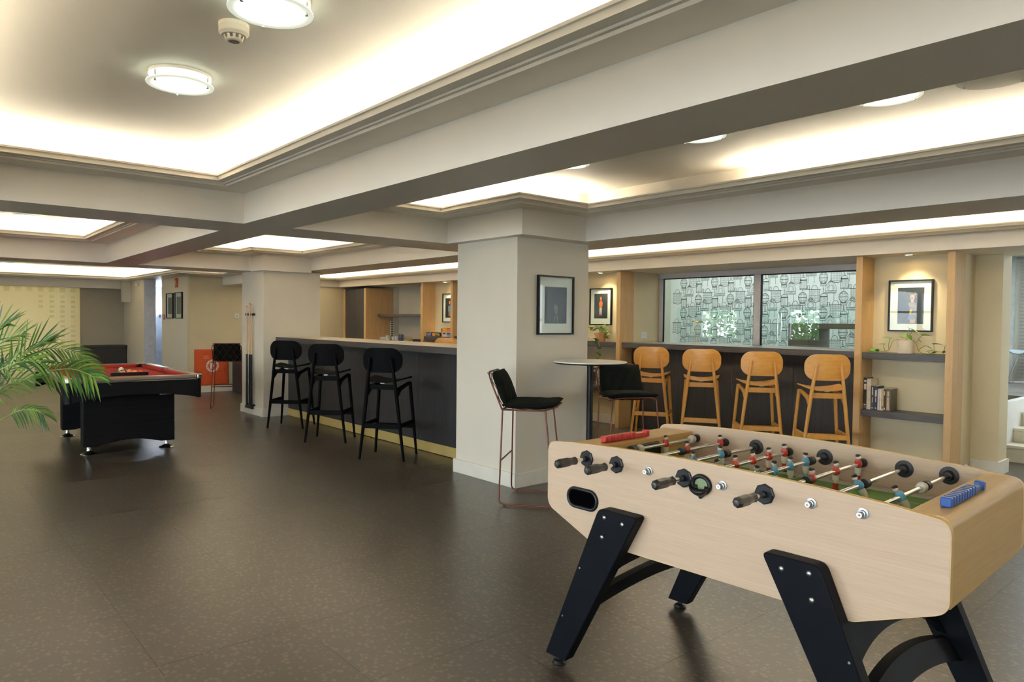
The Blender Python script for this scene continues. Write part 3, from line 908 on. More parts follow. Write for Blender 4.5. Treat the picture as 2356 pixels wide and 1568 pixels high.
# inner far bearings, rods and men
RODS = [.218+.1528*i for i in range(8)]
ZR = .868
NEAR = {0, 1, 3, 5}
def man_mesh(shirt, name):
    b = MB()
    b.mat(0).ball((0, 0, 0), .0165, (.95, 1.0, 1.0), 12, 8)          # shirt round the rod
    b.mat(0).tube([(0, 0, .008), (0, 0, .018)], [.014, .0105], 12)
    b.mat(0)
    for s_ in (-1, 1): b.ball((.001, s_*.0125, -.002), .0075, (1, .8, 1.25), 8, 6)
    b.mat(1).ball((0, 0, .028), .0088, (.95, .85, 1.15), 12, 8)       # head
    b.mat(1).ball((.009, 0, .0268), .0028, (1, .8, 1), 6, 4)          # nose
    b.mat(2).ball((-.002, 0, .0335), .0092, (1.02, .98, .72), 12, 8)  # hair
    b.mat(2).ball((.0045, 0, .0365), .0052, (1, 1.1, .6), 8, 5)
    b.mat(3).tube([(0, 0, -.014), (0, 0, -.034)], [.0125, .0118], 12)  # shorts
    b.mat(1).tube([(0, 0, -.034), (0, 0, -.044)], [.0095, .0088], 10)  # knees
    b.mat(0).tube([(0, 0, -.044), (0, 0, -.064)], [.0095, .0090], 10)  # socks
    b.mat(2).add([(-.008, -.010, -.078), (.014, -.010, -.078), (.014, .010, -.078), (-.008, .010, -.078),
                  (-.008, -.009, -.064), (.008, -.009, -.064), (.008, .009, -.064), (-.008, .009, -.064)],
                 [(0,3,2,1),(4,5,6,7),(0,1,5,4),(1,2,6,5),(2,3,7,6),(3,0,4,7)])
    return b.mesh(name, [shirt, MAT['skin'], MAT['hair'], MAT['ivory']], 40)
MEN = {'r': man_mesh(MAT['red'], 'player_red'), 'b': man_mesh(MAT['blue'], 'player_blue')}
MENPOS = [('r', [.541]), ('r', [.48, .748]), ('b', [.294, .498, .11]), ('r', [.215, .348, .483, .615, .750]), ('b', [.10, .232, .362, .489, .620]),
          ('r', [.340, .540, .748]), ('b', [.365, .10]), ('b', [.302])]
STOP = [[(.347, 'w'), (.306, 'k'), (.751, 'w'), (.785, 'k')], [(.442, 'k'), (.786, 'k')], [(.543, 'k')], [(.786, 'k')], [(.668, 'k')], [(.304, 'k'), (.786, 'k')], [(.418, 'k')], [(.502, 'w'), (.545, 'k'), (.10, 'k')]]
TILT = [0, 0, .12, 0, .05, 0, .55, .6]
for i, s_ in enumerate(RODS):
    near = i in NEAR
    y0, y1 = (-.075, FW+.03) if near else (-.03, FW+.075)
    rod = MB().cyl((0, y0, 0), (0, y1, 0), .0078, n=14).build('rod', MAT['chrome'], ft, smooth=40)
    rod.location = (s_, 0, ZR); rod.rotation_euler = (0, TILT[i]*-1 if TILT[i] else 0, 0)
    for k, y in enumerate(MENPOS[i][1]):
        mo = bpy.data.objects.new('player_figure', MEN[MENPOS[i][0]]); COL.objects.link(mo)
        mo.parent = rod; mo.location = (0, y, 0)
        # red men face the right end, blue men face left
        mo.rotation_euler = (0, 0, 0 if MENPOS[i][0] == 'r' else math.pi)
    for y, c in STOP[i]:
        if c == 'k':
            MB().cyl((0, y-.013, 0), (0, y+.013, 0), .0165, n=16).build('bumper', MAT['rubber'], rod, smooth=40)
        else:
            MB().lathe([(.009, -.017), (.016, -.015), (.0195, 0), (.016, .015), (.009, .017)], 16, (0, y, 0), 'y').build('stopper', MAT['ivory'], rod, smooth=60)
    # handle on one side, washer and nut on the other
    hy = -1 if near else 1
    off = 0 if near else FW
    hm = MB()
    prof = [(.0001, -.181), (.010, -.180), (.0165, -.174), (.0185, -.166), (.0185, -.12), (.0150, -.098), (.0142, -.088), (.0165, -.076), (.0165, -.072), (.0001, -.071)]
    hm.lathe([(r, z*(1 if near else -1)+off) for r, z in prof], 8, axis='y')
    h = hm.build('handle', MAT['grip'], rod)
    pl = MB()
    pl.lathe([(.034, (-.0005)*(-hy)*-1+off), (.034, hy*.006+off), (.030, hy*.008+off), (.012, hy*.008+off), (.012, hy*.022+off), (.009, hy*.023+off)], 8, axis='y')
    p = pl.build('bearing_plate', MAT['plastic'], rod)
    o2 = FW if near else 0
    nu = MB()
    nu.lathe([(.0165, -hy*.0005+o2), (.0165, -hy*.003+o2), (.011, -hy*.004+o2), (.011, -hy*.012+o2), (.0078, -hy*.013+o2), (.0078, -hy*.026+o2), (.004, -hy*.030+o2), (.0001, -hy*.030+o2)], 14, axis='y')
    nu.build('end_nut', MAT['steel'], rod, smooth=35)
    # rubber cups on the inner faces
    for yy, d in ((FW-.0245, -1), (.0245, 1)):
        k_ = .55 if (near and d < 0) else 1
        cu = MB().lathe([(.033*k_, yy), (.033*k_, yy+d*.004), (.020*k_, yy+d*.006), (.014*max(k_, .7), yy+d*.018), (.0085, yy+d*.018)], 20, axis='y')
        cu.build('bearing_cup', MAT['rubber'], rod, smooth=40)
# legs with bolts, arched braces and adjustable feet
def leg_poly(flip):
    P = [(.327, .698), (.515, .698), (.160, .035), (.050, .035)] if not flip else [(FL-.515, .698), (FL-.327, .698), (FL-.050, .035), (FL-.160, .035)]
    n = 4; out = []
    for i in range(4):
        if i < 2: out += corner(P, i, .025)
        else: out.append(P[i])
    return out
for y0, y1, d in ((-.055, -.0006, -1), (FW+.0006, FW+.055, 1)):
    for flip in (False, True):
        lg = MB().xz(leg_poly(flip), y0, y1).build('leg', MAT['legblack'], ft, bevel=.004)
        yo = y0 if d < 0 else y1
        for bx_, bz in ((.358, .668), (.445, .660), (.348, .590)):
            x = FL-bx_ if flip else bx_
            MB().lathe([(.0095, yo), (.0095, yo+d*.002), (.006, yo+d*.005), (.0001, yo+d*.006)], 14, (x, 0, bz), 'y').build('bolt', MAT['steel'], lg, smooth=60)
        for bx_, bz in ((.235, .44), (.145, .22)):
            x = FL-bx_ if flip else bx_
            MB().lathe([(.004, yo), (.004, yo+d*.001), (.0001, yo+d*.001)], 8, (x, 0, bz), 'y').build('screw', MAT['steel'], lg)
        x = FL-.105 if flip else .105
        ym = (y0+y1)/2
        MB().lathe([(.0001, 0), (.028, 0), (.030, .006), (.024, .016), (.010, .020), (.008, .036)], 18, (x, ym, 0)).build('foot', MAT['plastic'], lg, smooth=40)
for x0, sg, lo, up, web in ((.0, 1, (.262, .072), (.358, .055), (.445, .05)), (FL, -1, (.185, .055), (.255, .056), (.27, .118))):
    # arched brace between the two legs of one end, and the web under the body above it
    def fb(dx): return lambda y, z: (x0+sg*(.105+.398*(z-.035)/.663+dx-.02), y, z)
    N = 24
    def curve(c, e): return [(FW*k/N, c[0]+c[1]*max(0, math.sin(math.pi*k/N))**e) for k in range(N+1)]
    MB().prism(curve(up, .8)+curve(lo, .8)[::-1], fb(0), fb(.035)).build('leg_brace', MAT['legblack'], ft, smooth=30)
    MB().prism([(y, .538) for y, _ in curve(web, .5)]+curve(web, .5)[::-1], fb(0), fb(.035)).build('leg_web', MAT['legblack'], ft, smooth=30)
# score counters: beads on a rail, one per end
def counter(x, y0, y1, m, nm):
    t = MB()
    rail = MB().box(x-.009, x+.009, y1-.085, y1-.012, .8985, .917).build('counter_rail', m, ft, bevel=.003)
    MB().box(x-.014, x+.014, y1-.013, y1+.012, .8985, .926).build('counter_stop', m, rail, bevel=.004)
    nb = 10; L = (y1-.085)-y0
    for k in range(nb):
        a = y0+L*k/nb
        MB().box(x-.015, x+.015, a+.0022, a+L/nb-.0022, .8985, .927).build('counter_bead', m, rail, bevel=.004)
counter(.135, .195, .50, pm('counter_red', (.55, .03, .025), .3, coat=.3), 'red')
counter(1.463, .130, .475, pm('counter_blue', (.02, .09, .36), .3, coat=.3), 'blue')
# ================================================================== SEATING
def stool(wl, ws):
    # local: faces +y, floor at z 0
    t = thing('bar_stool', 'x', 'bar stool')
    for s_ in (-1, 1):
        # rear leg runs on up behind the backrest
        MB().tube([(s_*.236, -.205, 0), (s_*.205, -.206, .25), (s_*.165, -.212, .60), (s_*.142, -.222, .80), (s_*.113, -.243, 1.025), (s_*.110, -.245, 1.04)],
                  [.0125, .016, .0185, .018, .0125, .006], 12).build('leg', wl, t, smooth=50)
        MB().tube([(s_*.230, .212, 0), (s_*.205, .195, .30), (s_*.170, .165, .765)], [.0125, .0165, .019], 12).build('leg', wl, t, smooth=50)
        # bracket under the seat side
        MB().prism([(-.20, .70), (-.17, .735), (.14, .772), (.17, .772), (.17, .745), (-.10, .70), (-.195, .64)],
                   lambda a, b: (s_*.150, a, b), lambda a, b: (s_*.172, a, b)).build('seat_bracket', wl, t, bevel=.003)
        MB().bar((s_*.197, -.20, .352), (s_*.203, .19, .352), .018, .040).build('side_rail', wl, t, bevel=.003)
    MB().bar((-.198, -.207, .345), (.198, -.207, .345), .020, .048).build('foot_rail', wl, t, bevel=.003)
    MB().bar((-.205, .192, .30), (.205, .192, .30), .022, .042).build('foot_rail', wl, t, bevel=.003)
    MB().bar((-.150, -.185, .738), (.150, -.185, .738), .022, .05).build('rear_apron', wl, t, bevel=.003)
    # plywood seat: rounded outline, dished
    def outline(n=48):
        pts = []
        for k in range(n):
            a = 2*math.pi*k/n; c, s2 = math.cos(a), math.sin(a)
            e = .42
            x = math.copysign(abs(c)**e, c); y = math.copysign(abs(s2)**e, s2)
            w = .192+.016*y
            pts.append((x*w, .015+y*.205))
        return pts
    O = outline(); rings = [1, .8, .55, .3]
    vs = []; fs = []
    def sz(x, y): return .786+.028*(abs(x)/.19)**2 - .012*max(0, (y-.12)/.1) + .006*(y/.2)
    for top in (1, 0):
        for q in rings:
            for x, y in O:
                X, Y = x*q, .015+(y-.015)*q
                vs.append((X, Y, sz(X, Y)+(.012 if top else 0)))
        vs.append((0, .015, sz(0, .015)+(.012 if top else 0)))
    n = len(O); blk = n*len(rings)+1
    for q in range(2):
        o = q*blk
        for i in range(len(rings)-1):
            for j in range(n): fs.append((o+i*n+j, o+i*n+(j+1) % n, o+(i+1)*n+(j+1) % n, o+(i+1)*n+j))
        for j in range(n): fs.append((o+(len(rings)-1)*n+j, o+(len(rings)-1)*n+(j+1) % n, o+blk-1))
    for j in range(n): fs.append((j, (j+1) % n, blk+(j+1) % n, blk+j))
    MB().add(vs, fs).build('seat', ws, t, smooth=45)
    # backrest: rounded rectangle bent round the sitter
    P = rrect(-.207, .207, .885, 1.135, .105, 8)
    Pc = [(x*(1-.035*math.cos((z-1.01)/.125*1.57)*0), z) for x, z in P]
    vs = []; fs = []
    def by(x, z): return -.232+.045*(x/.207)**2-.03*(z-1.01)
    rings = [1, .85, .6, .3]
    for th in (0, .013):
        for q in rings:
            for x, z in Pc:
                X, Z = x*q, 1.01+(z-1.01)*q
                vs.append((X, by(X, Z)+th, Z))
        vs.append((0, by(0, 1.01)+th, 1.01))
    n = len(Pc); blk = n*len(rings)+1
    for q in range(2):
        o = q*blk
        for i in range(len(rings)-1):
            for j in range(n): fs.append((o+i*n+j, o+i*n+(j+1) % n, o+(i+1)*n+(j+1) % n, o+(i+1)*n+j))
        for j in range(n): fs.append((o+(len(rings)-1)*n+j, o+(len(rings)-1)*n+(j+1) % n, o+blk-1))
    for j in range(n): fs.append((j, (j+1) % n, blk+(j+1) % n, blk+j))
    MB().add(vs, fs).build('backrest', ws, t, smooth=45)
    MB().box(-.022, .022, -.192, -.1905, .775, .781).build('maker_plate', MAT['steel'], t)
    return t
BS = stool(MAT['blackwood'], MAT['blackwood'])
G1 = 'black stools at the bar'
place(BS, 'black wooden bar stool at bar, nearest the near column', (3.828, 6.357, 0), R(38.3-90), G1)
place(dup(BS), 'middle black wooden bar stool at the bar', (3.821, 7.652, 0), R(46.7-90), G1)
place(dup(BS), 'black wooden bar stool at bar, nearest the cue rack', (3.90, 8.93, 0), R(44-90), G1)
HS = stool(MAT['honey_leg'], MAT['honey'])
G2 = 'honey stools at the window counter'
def hs(o, u_yaw, x, yaw, lab):
    # backrest centre lies on the given bearing at distance x; seat lies ahead of it
    bx, by_ = x, x*math.tan(R(u_yaw))
    c = (bx+.22*math.cos(R(yaw)), by_+.22*math.sin(R(yaw)), 0)
    place(o, lab, c, R(yaw-90), G2)
hs(HS, 38.0, 6.66, 31, 'honey plywood bar stool behind the black velvet chair')
hs(dup(HS), 34.1, 6.66, 34, 'honey plywood bar stool, second from left at birdcage window')
hs(dup(HS), 29.6, 6.66, 41, 'honey plywood bar stool, third from left at birdcage window')
hs(dup(HS), 25.0, 6.66, 40, 'honey plywood bar stool beside the oak niche with paperbacks')
hs(dup(HS), 54.4, 6.66, 40, 'honey plywood stool back peeping over bar beside near column')

# copper wire chairs with velvet cushions
def fillet(pts, r, n=4, closed=False):
    P = [Vector(p) for p in pts]; out = []; k = len(P)
    for i in range(k):
        if not closed and i in (0, k-1): out.append(P[i]); continue
        a = P[i-1]; b = P[i]; c = P[(i+1) % k]
        u = (a-b); v = (c-b); rr = min(r, u.length*.45, v.length*.45)
        p = b+u.normalized()*rr; q = b+v.normalized()*rr
        for j in range(n+1):
            t_ = j/n; out.append(p*(1-t_)**2+b*2*t_*(1-t_)+q*t_**2)
    return out
def cushion(fn, nu, nv, th):
    # closed pillow: two sheets meeting at the rim
    vs = []; fs = []
    for sgn in (1, -1):
        for j in range(nv+1):
            for i in range(nu+1):
                u, v = i/nu, j/nv
                e = (1-abs(2*u-1)**4)**.5*(1-abs(2*v-1)**4)**.5
                vs.append(fn(u, v, sgn*th*(.12+.88*e)))
    w = nu+1; blk = w*(nv+1)
    for s_ in range(2):
        for j in range(nv):
            for i in range(nu):
                a = s_*blk+j*w+i; fs.append((a, a+1, a+w+1, a+w))
    rim = [i for i in range(nu+1)]+[(j*w+nu) for j in range(1, nv+1)]+[(nv*w+i) for i in range(nu-1, -1, -1)]+[(j*w) for j in range(nv-1, 0, -1)]
    for k in range(len(rim)):
        a, b = rim[k], rim[(k+1) % len(rim)]
        fs.append((a, b, blk+b, blk+a))
    return MB().add(vs, fs)
def wire_chair():
    t = thing('wire_bar_chair', 'x', 'chair')
    r = .0065; zs = .735
    seat = [(-.21, -.205, zs), (.21, -.205, zs), (.215, .12, zs+.002), (.15, .215, zs+.03), (-.15, .215, zs+.03), (-.215, .12, zs+.002)]
    MB().tube(fillet(seat, .03, closed=True), r, 8, closed=True).build('seat_frame', MAT['copper'], t, smooth=60)
    for k in range(5):
        x = -.14+k*.07
        MB().tube([(x, -.205, zs), (x, .0, zs-.012), (x, .215 if abs(x) < .15 else .2, zs+.03)], .003, 6).build('seat_wire', MAT['copper'], t, smooth=60)
    top = 1.022
    def bp(x, z): return (x, -.205-.115*(z-zs)/(top-zs), z)
    MB().tube(fillet([bp(-.205, zs), bp(-.215, .97), bp(-.17, top), bp(.17, top), bp(.215, .97), bp(.205, zs)], .05), r, 8).build('back_frame', MAT['copper'], t, smooth=60)
    for k in range(4):
        x = -.21+k*.105
        for a, b in ((x, x+.105), (x+.105, x)):
            pts = [bp(a*.97, zs+.005), bp(b*.97, (zs+top)/2), bp(a*.97, top-.004)]
            MB().tube([(p[0], p[1]-.004, p[2]) for p in pts], .0028, 6).build('back_wire', MAT['copper'], t, smooth=60)
    for s_ in (-1, 1):
        # sled side: rear leg, runner, front leg in one bent rod
        pts = [(s_*.208, -.2, zs), (s_*.244, -.215, .012), (s_*.244, .215, .012), (s_*.206, .135, zs)]
        MB().tube(fillet(pts, .045, 5), r, 8).build('sled_leg', MAT['copper'], t, smooth=60)
        for y in (-.17, .17):
            MB().cyl((s_*.244, y, 0), (s_*.244, y, .014), .010, n=10).build('glide', MAT['copper'], t)
    MB().tube([(-.228, -.208, .345), (.228, -.208, .345)], r, 8).build('cross_bar', MAT['copper'], t, smooth=60)
    MB().tube([(-.228, .178, .345), (.228, .178, .345)], r, 8).build('cross_bar', MAT['copper'], t, smooth=60)
    def sf(u, v, d):
        x = (u-.5)*.43*(1-.10*max(0, (v-.7)/.3)); y = -.205+.425*v
        return (x, y, zs+.036+d+.022*max(0, (v-.75)/.25)+.002*math.sin(u*18)*math.sin(v*14))
    cushion(sf, 20, 18, .034).build('seat_cushion', MAT['velvet'], t, smooth=80)
    def bf(u, v, d):
        x = (u-.5)*.415*(1-.08*v); z = zs+.035+.255*v
        p = bp(x, z)
        return (x, p[1]+.043+d+.004*math.sin(u*25+v*9), z)
    cushion(bf, 20, 16, .040).build('back_cushion', MAT['velvet'], t, smooth=80)
    return t
WC = wire_chair()
G3 = 'copper wire chairs with velvet cushions'
yaw = math.degrees(math.atan2(-.79, .61))
place(WC, 'copper wire bar chair in profile in front of near column', (3.80, 4.13, 0), R(yaw-90), G3)
place(dup(WC), 'copper wire bar chair facing camera, right of the round table', (4.93, 4.09, 0), R(240-90), G3)
place(dup(WC), 'copper wire bar chair seen from behind near red hose box', (3.96, 11.46, 0), R(66-90), G3)

# round high table
t = thing('high_table', 'round white-topped high table on black pole beside near column', 'table', (4.43, 4.10, 0))
t.scale = (1, 1, 1.019)
MB().lathe([(.0001, 1.045), (.30, 1.045), (.308, 1.049), (.310, 1.056)], 56).build('underside', MAT['black'], t, smooth=30)
MB().lathe([(.310, 1.0565), (.310, 1.063), (.306, 1.066), (.0001, 1.066)], 56).build('table_top', pm('white_laminate', (.90, .87, .79), .3, var=.02, scale=6), t, smooth=30)
MB().lathe([(.0265, .02), (.0265, 1.03), (.06, 1.036), (.10, 1.044)], 24).build('pole', MAT['black'], t, smooth=30)
MB().lathe([(.0001, 0), (.188, 0), (.188, .006), (.17, .012), (.03, .02), (.0001, .02)], 40).build('base', MAT['black'], t, smooth=30)
# ================================================================== POOL TABLE (local: x across, y along, origin at near-end centre on floor)
MAT['cloth'] = pm('red_cloth', (.37, .038, .030), .85, var=.05, scale=40, spec=.15)
MAT['cab'] = wood('black_cabinet', (.004, .004, .0045), (.010, .010, .011), (.4, .4, 14), .5, 22, .06)
MAT['cab'].node_tree.nodes['Principled BSDF'].inputs['Specular IOR Level'].default_value = .12
MAT['rail'] = wood('taupe_rail', (.16, .125, .09), (.24, .19, .14), (.5, .5, 8), .3, 12, .02, coat=.3)
PW_, PL_ = 1.27, 2.33
pt = thing('pool_table', 'black pool table with red cloth and chrome corners', 'pool table', (1.825, 7.93, 0), R(-1.2))
hx = PW_/2
def arch(u):   # underside of the skirt: low at the corners, raised in the middle
    return .572+.058*(1-abs(2*u-1)**2.2)
for side in range(4):
    b = MB(); N = 20
    if side in (0, 2):
        y0, y1 = ((0, .045) if side == 0 else (PL_-.045, PL_))
        poly = [(-hx+.05+(PW_-.1)*k/N, arch(k/N)) for k in range(N+1)]+[(hx-.05, .768), (-hx+.05, .768)]
        b.xz(poly, y0+.012, y1-.002)
    else:
        x0, x1 = ((-hx, -hx+.045) if side == 1 else (hx-.045, hx))
        poly = [(.05+(PL_-.1)*k/N, .572+.10*(1-abs(2*k/N-1)**3)) for k in range(N+1)]+[(PL_-.05, .768), (.05, .768)]
        b.yz(poly, x0+.010, x1-.010)
    b.build('apron', MAT['cab'], pt, smooth=25)
for sx in (-1, 1):
    for y in (0.05, PL_-.05):
        sy = -1 if y < 1 else 1
        pts = [(sx*(hx-.005), y+sy*-.012)]
        arc = [(sx*(hx-.05+.048*math.cos(R(a))), y+sy*(.048*math.sin(R(a)))) for a in range(0, 91, 15)]
        poly = arc+[(sx*(hx-.052), y-sy*.002)]
        MB().xy(poly, .565, .768).build('corner_post', MAT['cab'], pt, smooth=50)
        # chrome corner casting
        arc = [(sx*(hx-.05+.058*math.cos(R(a))), y+sy*(.058*math.sin(R(a)))) for a in range(-8, 99, 12)]
        inn = [(sx*(hx-.05-.05*math.cos(R(a))*0-.062), y-sy*.062) for a in (45,)]
        MB().xy(arc+[(sx*(hx-.052), y+sy*.05), (sx*(hx-.085), y+sy*.02), (sx*(hx-.07), y-sy*.03), (sx*(hx-.02), y-sy*.02)][:0]+inn, .768, .815).build('corner_casting', MAT['chrome'], pt, smooth=50, bevel=.006)
# chrome pinstripe and top rails
for x0, x1, y0, y1 in ((-hx+.05, hx-.05, -.003, .012), (-hx+.05, hx-.05, PL_-.012, PL_+.003), (-hx-.002, -hx+.012, .05, PL_-.05), (hx-.012, hx+.002, .05, PL_-.05)):
    MB().box(x0, x1, y0, y1, .762, .770).build('chrome_strip', MAT['chrome'], pt)
def railprof(a0, a1, out, zt):
    # rounded outer nose
    return
RW = .085
def rail(x0, x1, y0, y1):
    MB().box(x0, x1, y0, y1, .7705, .812).build('top_rail', MAT['rail'], pt, bevel=.014, seg=3)
rail(-hx+.062, hx-.062, -.006, RW-.006); rail(-hx+.062, hx-.062, PL_-RW+.006, PL_+.006)
for sx in (-1, 1):
    for y0, y1 in ((.062, PL_/2-.05), (PL_/2+.05, PL_-.062)):
        xa, xb = sx*(hx+.006), sx*(hx+.006-RW)
        rail(min(xa, xb), max(xa, xb), y0, y1)
    c = MB().box(min(sx*(hx+.004), sx*(hx-.03)), max(sx*(hx+.004), sx*(hx-.03)), PL_/2-.048, PL_/2+.048, .7705, .813)
    c.build('side_casting', MAT['chrome'], pt, bevel=.005)
# bed, cushions, pockets
MB().box(-hx+RW, hx-RW, RW, PL_-RW, .735, .765).build('bed', MAT['cloth'], pt)
def cush(pts):
    MB().xy(pts, .7655, .806).build('cushion', MAT['cloth'], pt, bevel=.008)
q = .055
cush([(-hx+RW+q, RW-.004), (hx-RW-q, RW-.004), (hx-RW-q-.04, RW+q-.01), (-hx+RW+q+.04, RW+q-.01)])
cush([(-hx+RW+q, PL_-RW+.004), (-hx+RW+q+.04, PL_-RW-q+.01), (hx-RW-q-.04, PL_-RW-q+.01), (hx-RW-q, PL_-RW+.004)])
for sx in (-1, 1):
    xa = sx*(hx-RW+.004); xb = sx*(hx-RW-q+.01)
    for y0, y1 in ((RW+q, PL_/2-.06), (PL_/2+.06, PL_-RW-q)):
        cush([(xa, y0), (xb, y0+(.04 if y0 < 1 else .01)), (xb, y1-(.01 if y0 < 1 else .04)), (xa, y1)])
for sx in (-1, 1):
    for y in (RW-.0, PL_/2, PL_-RW+.0):
        xx = sx*(hx-RW+.0) if y != PL_/2 else sx*(hx-.06)
        MB().lathe([(.0001, .766), (.05, .766), (.056, .775), (.056, .808), (.050, .808)], 22, (xx, y, 0)).build('pocket', MAT['plastic'], pt, smooth=40)
# two panel pedestals on chrome feet
for y in (.30, PL_-.62):
    N = 14
    poly = [(-.432, .085), (-.30, .085)]+[(-.30+.60*k/N, .085+.05*math.sin(math.pi*k/N)) for k in range(1, N)]+[(.30, .085), (.432, .085), (.432, .70), (-.432, .70)]
    MB().xz(poly, y, y+.16).build('pedestal', MAT['cab'], pt, bevel=.006)
    for sx in (-1, 1):
        f = MB().lathe([(.0001, 0), (.075, 0), (.077, .006), (.066, .014), (.026, .034), (.026, .036)], 28, (sx*.37, y+.08, 0))
        fo = f.build('foot', MAT['plastic'], pt, smooth=40)
        MB().lathe([(.0255, .036), (.021, .044), (.024, .085)], 20, (sx*.37, y+.08, 0)).build('foot_stem', MAT['chrome'], fo, smooth=40)
        MB().lathe([(.0775, .002), (.0785, .006), (.0670, .0145)], 28, (sx*.37, y+.08, 0)).build('foot_ring', MAT['chrome'], fo, smooth=40)
MB().box(.22, .40, .02, .05, .612, .626).build('ball_tray', MAT['steel'], pt, bevel=.003)
# triangle rack with balls
rk = thing('ball_rack', 'black triangle rack on the red cloth', 'rack', (1.935, 8.72, .7652), R(-1.2))
ra = .029
tri = [(-.185, -.004), (.185, -.004), (0, .316)]
for k in range(3):
    a, b = tri[k], tri[(k+1) % 3]
    MB().bar((a[0], a[1], .019), (b[0], b[1], .019), .014, .038).build('rack_side', MAT['plastic'], rk, bevel=.003)
cols = [(.03, .16, .11), (.75, .25, .03), (.75, .25, .03), (.80, .33, .08), (.70, .10, .03), (.80, .55, .10), (.06, .05, .18), (.75, .20, .03), (.55, .05, .03), (.02, .02, .02), (.70, .55, .10), (.10, .10, .30), (.45, .04, .03), (.78, .70, .55), (.05, .2, .1)]
names = ['green', 'orange', 'orange', 'peach', 'red orange', 'yellow', 'violet', 'orange red', 'red', 'black', 'amber', 'blue', 'maroon', 'cream', 'dark green']
i = 0
for row in range(5):
    for k in range(5-row):
        x = (-(4-row)/2+k)*2*ra; y = .0345+row*ra*1.733
        c = Vector((x, y, 0)); c.rotate(Matrix.Rotation(R(-1.2), 3, 'Z'))
        b = MB().ball((0, 0, 0), ra-.0006, n=18, m=12).build('billiard_ball', pm('ball_'+names[i].replace(' ', '_')+str(i), cols[i], .12, var=.01, coat=.5), smooth=80)
        b.location = (1.935+c.x, 8.72+c.y, .7652+ra)
        where = ['front row', 'second row', 'third row', 'fourth row', 'apex'][row]
        pos = ['first', 'second', 'third', 'fourth', 'fifth'][k]
        tag(b, ('%s billiard ball, %s from left in rack %s' % (names[i], pos, where)) if row < 4 else 'dark green billiard ball at the far apex of rack', 'ball', 'billiard balls in the rack')
        i += 1
b = MB().ball((0, 0, 0), ra, n=20, m=14).build('billiard_ball', pm('ball_white', (.80, .74, .60), .12, var=.01, coat=.5), smooth=80)
b.location = (1.985, 9.36, .7652+ra)
tag(b, 'white cue ball behind the triangle rack', 'ball')
# cue rack on the far column
t = thing('cue_rack', 'black cue clips on far column', 'cue rack', (3.944, 10.44, 0))
MB().box(-.05, -.0215, -.14, .14, .085, .125).build('base_tray', MAT['plastic'], t, bevel=.004)
MB().box(-.0214, -.0003, -.14, .14, .126, .15).build('wall_plate', MAT['plastic'], t, bevel=.002)
for y in (-.13, .04, .118):
    MB().lathe([(.014, 1.455), (.022, 1.46), (.022, 1.485), (.014, 1.49)], 14, (-.030, y, 0)).build('clip', MAT['plastic'], t, smooth=40)
MB().box(-.012, -.0003, -.14, .14, 1.46, 1.485).build('clip_bar', MAT['plastic'], t, bevel=.002)
MAT['cue'] = wood('cue_maple', (.62, .40, .20), (.74, .52, .30), (14, 14, .4), .35, 20, .01)
for y, zt, lab in ((10.345, 1.63, 'rightmost pool cue standing in the column rack'), (10.415, 1.64, 'middle pool cue standing in the column rack'), (10.525, 1.60, 'leftmost, slightly shorter pool cue in the column rack')):
    c = thing('pool_cue', lab, 'pool cue', (3.904, y, .126), 0, 'pool cues on the far column')
    MB().tube([(0, 0, 0), (0, 0, .76)], [.0165, .0145], 12).build('butt', MAT['plastic'], c, smooth=40)
    MB().tube([(0, 0, .7605), (0, 0, zt-.126-.02)], [.0142, .0075], 12).build('shaft', MAT['cue'], c, smooth=40)
    MB().tube([(0, 0, zt-.126-.0195), (0, 0, zt-.126)], [.0072, .0065], 10).build('ferrule', MAT['red'], c, smooth=40)
# ================================================================== PICTURES
def picture(label, loc, rz, w, h, art, fw=.014, mat_in=(.26, .20, .195, .19), depth=.03, group='framed pictures'):
    # local: hangs in the xz plane, faces -y, back against y 0; mat_in = margins left, right, top, bottom (fractions)
    t = thing('framed_picture', label, 'picture', loc, rz, group)
    f = MB()
    o = [(-w/2, -h/2), (w/2, -h/2), (w/2, h/2), (-w/2, h/2)]
    i = [(-w/2+fw, -h/2+fw), (w/2-fw, -h/2+fw), (w/2-fw, h/2-fw), (-w/2+fw, h/2-fw)]
    vs = [(a, -depth, b) for a, b in o]+[(a, -depth, b) for a, b in i]+[(a, -.001, b) for a, b in o]+[(a, -.008, b) for a, b in i]
    fs = []
    for k in range(4):
        j = (k+1) % 4
        fs += [(k, j, 4+j, 4+k), (k, 8+k, 8+j, j), (4+k, 4+j, 12+j, 12+k), (8+k, 12+k, 12+j, 8+j)]
    f.add(vs, fs).build('frame', MAT['black'], t)
    MB().box(-w/2+fw, w/2-fw, -.013, -.010, -h/2+fw, h/2-fw).build('mat_board', MAT['paper'], t)
    l, r, tp, bt = mat_in
    x0, x1, z0, z1 = -w/2+w*l, w/2-w*r, -h/2+h*bt, h/2-h*tp
    a = MB().box(x0, x1, -.0145, -.0131, z0, z1).build('artwork', art[0], t)
    k = 0
    for m, poly in art[1]:
        k += 1
        MB().prism([(x0+(x1-x0)*px, z0+(z1-z0)*pz) for px, pz in poly], lambda q, s_: (q, -.0148-.0001*k, s_), lambda q, s_: (q, -.0146, s_)).build('print', m, a)
    MB().box(-w/2+fw, w/2-fw, -.0195, -.018, -h/2+fw, h/2-fw).build('glazing', MAT['clear'], t)
    return t
def oval(cx, cy, rx, ry, n=16): return [(cx+rx*math.cos(2*math.pi*k/n), cy+ry*math.sin(2*math.pi*k/n)) for k in range(n)]
ad = pm('print_charcoal', (.020, .024, .030), .5, var=.3, scale=8)
ad2 = pm('print_slate', (.045, .050, .065), .5, var=.3, scale=6)
ag = pm('print_grey', (.16, .16, .155), .6, var=.15)
ao = pm('print_orange', (.68, .19, .05), .6)
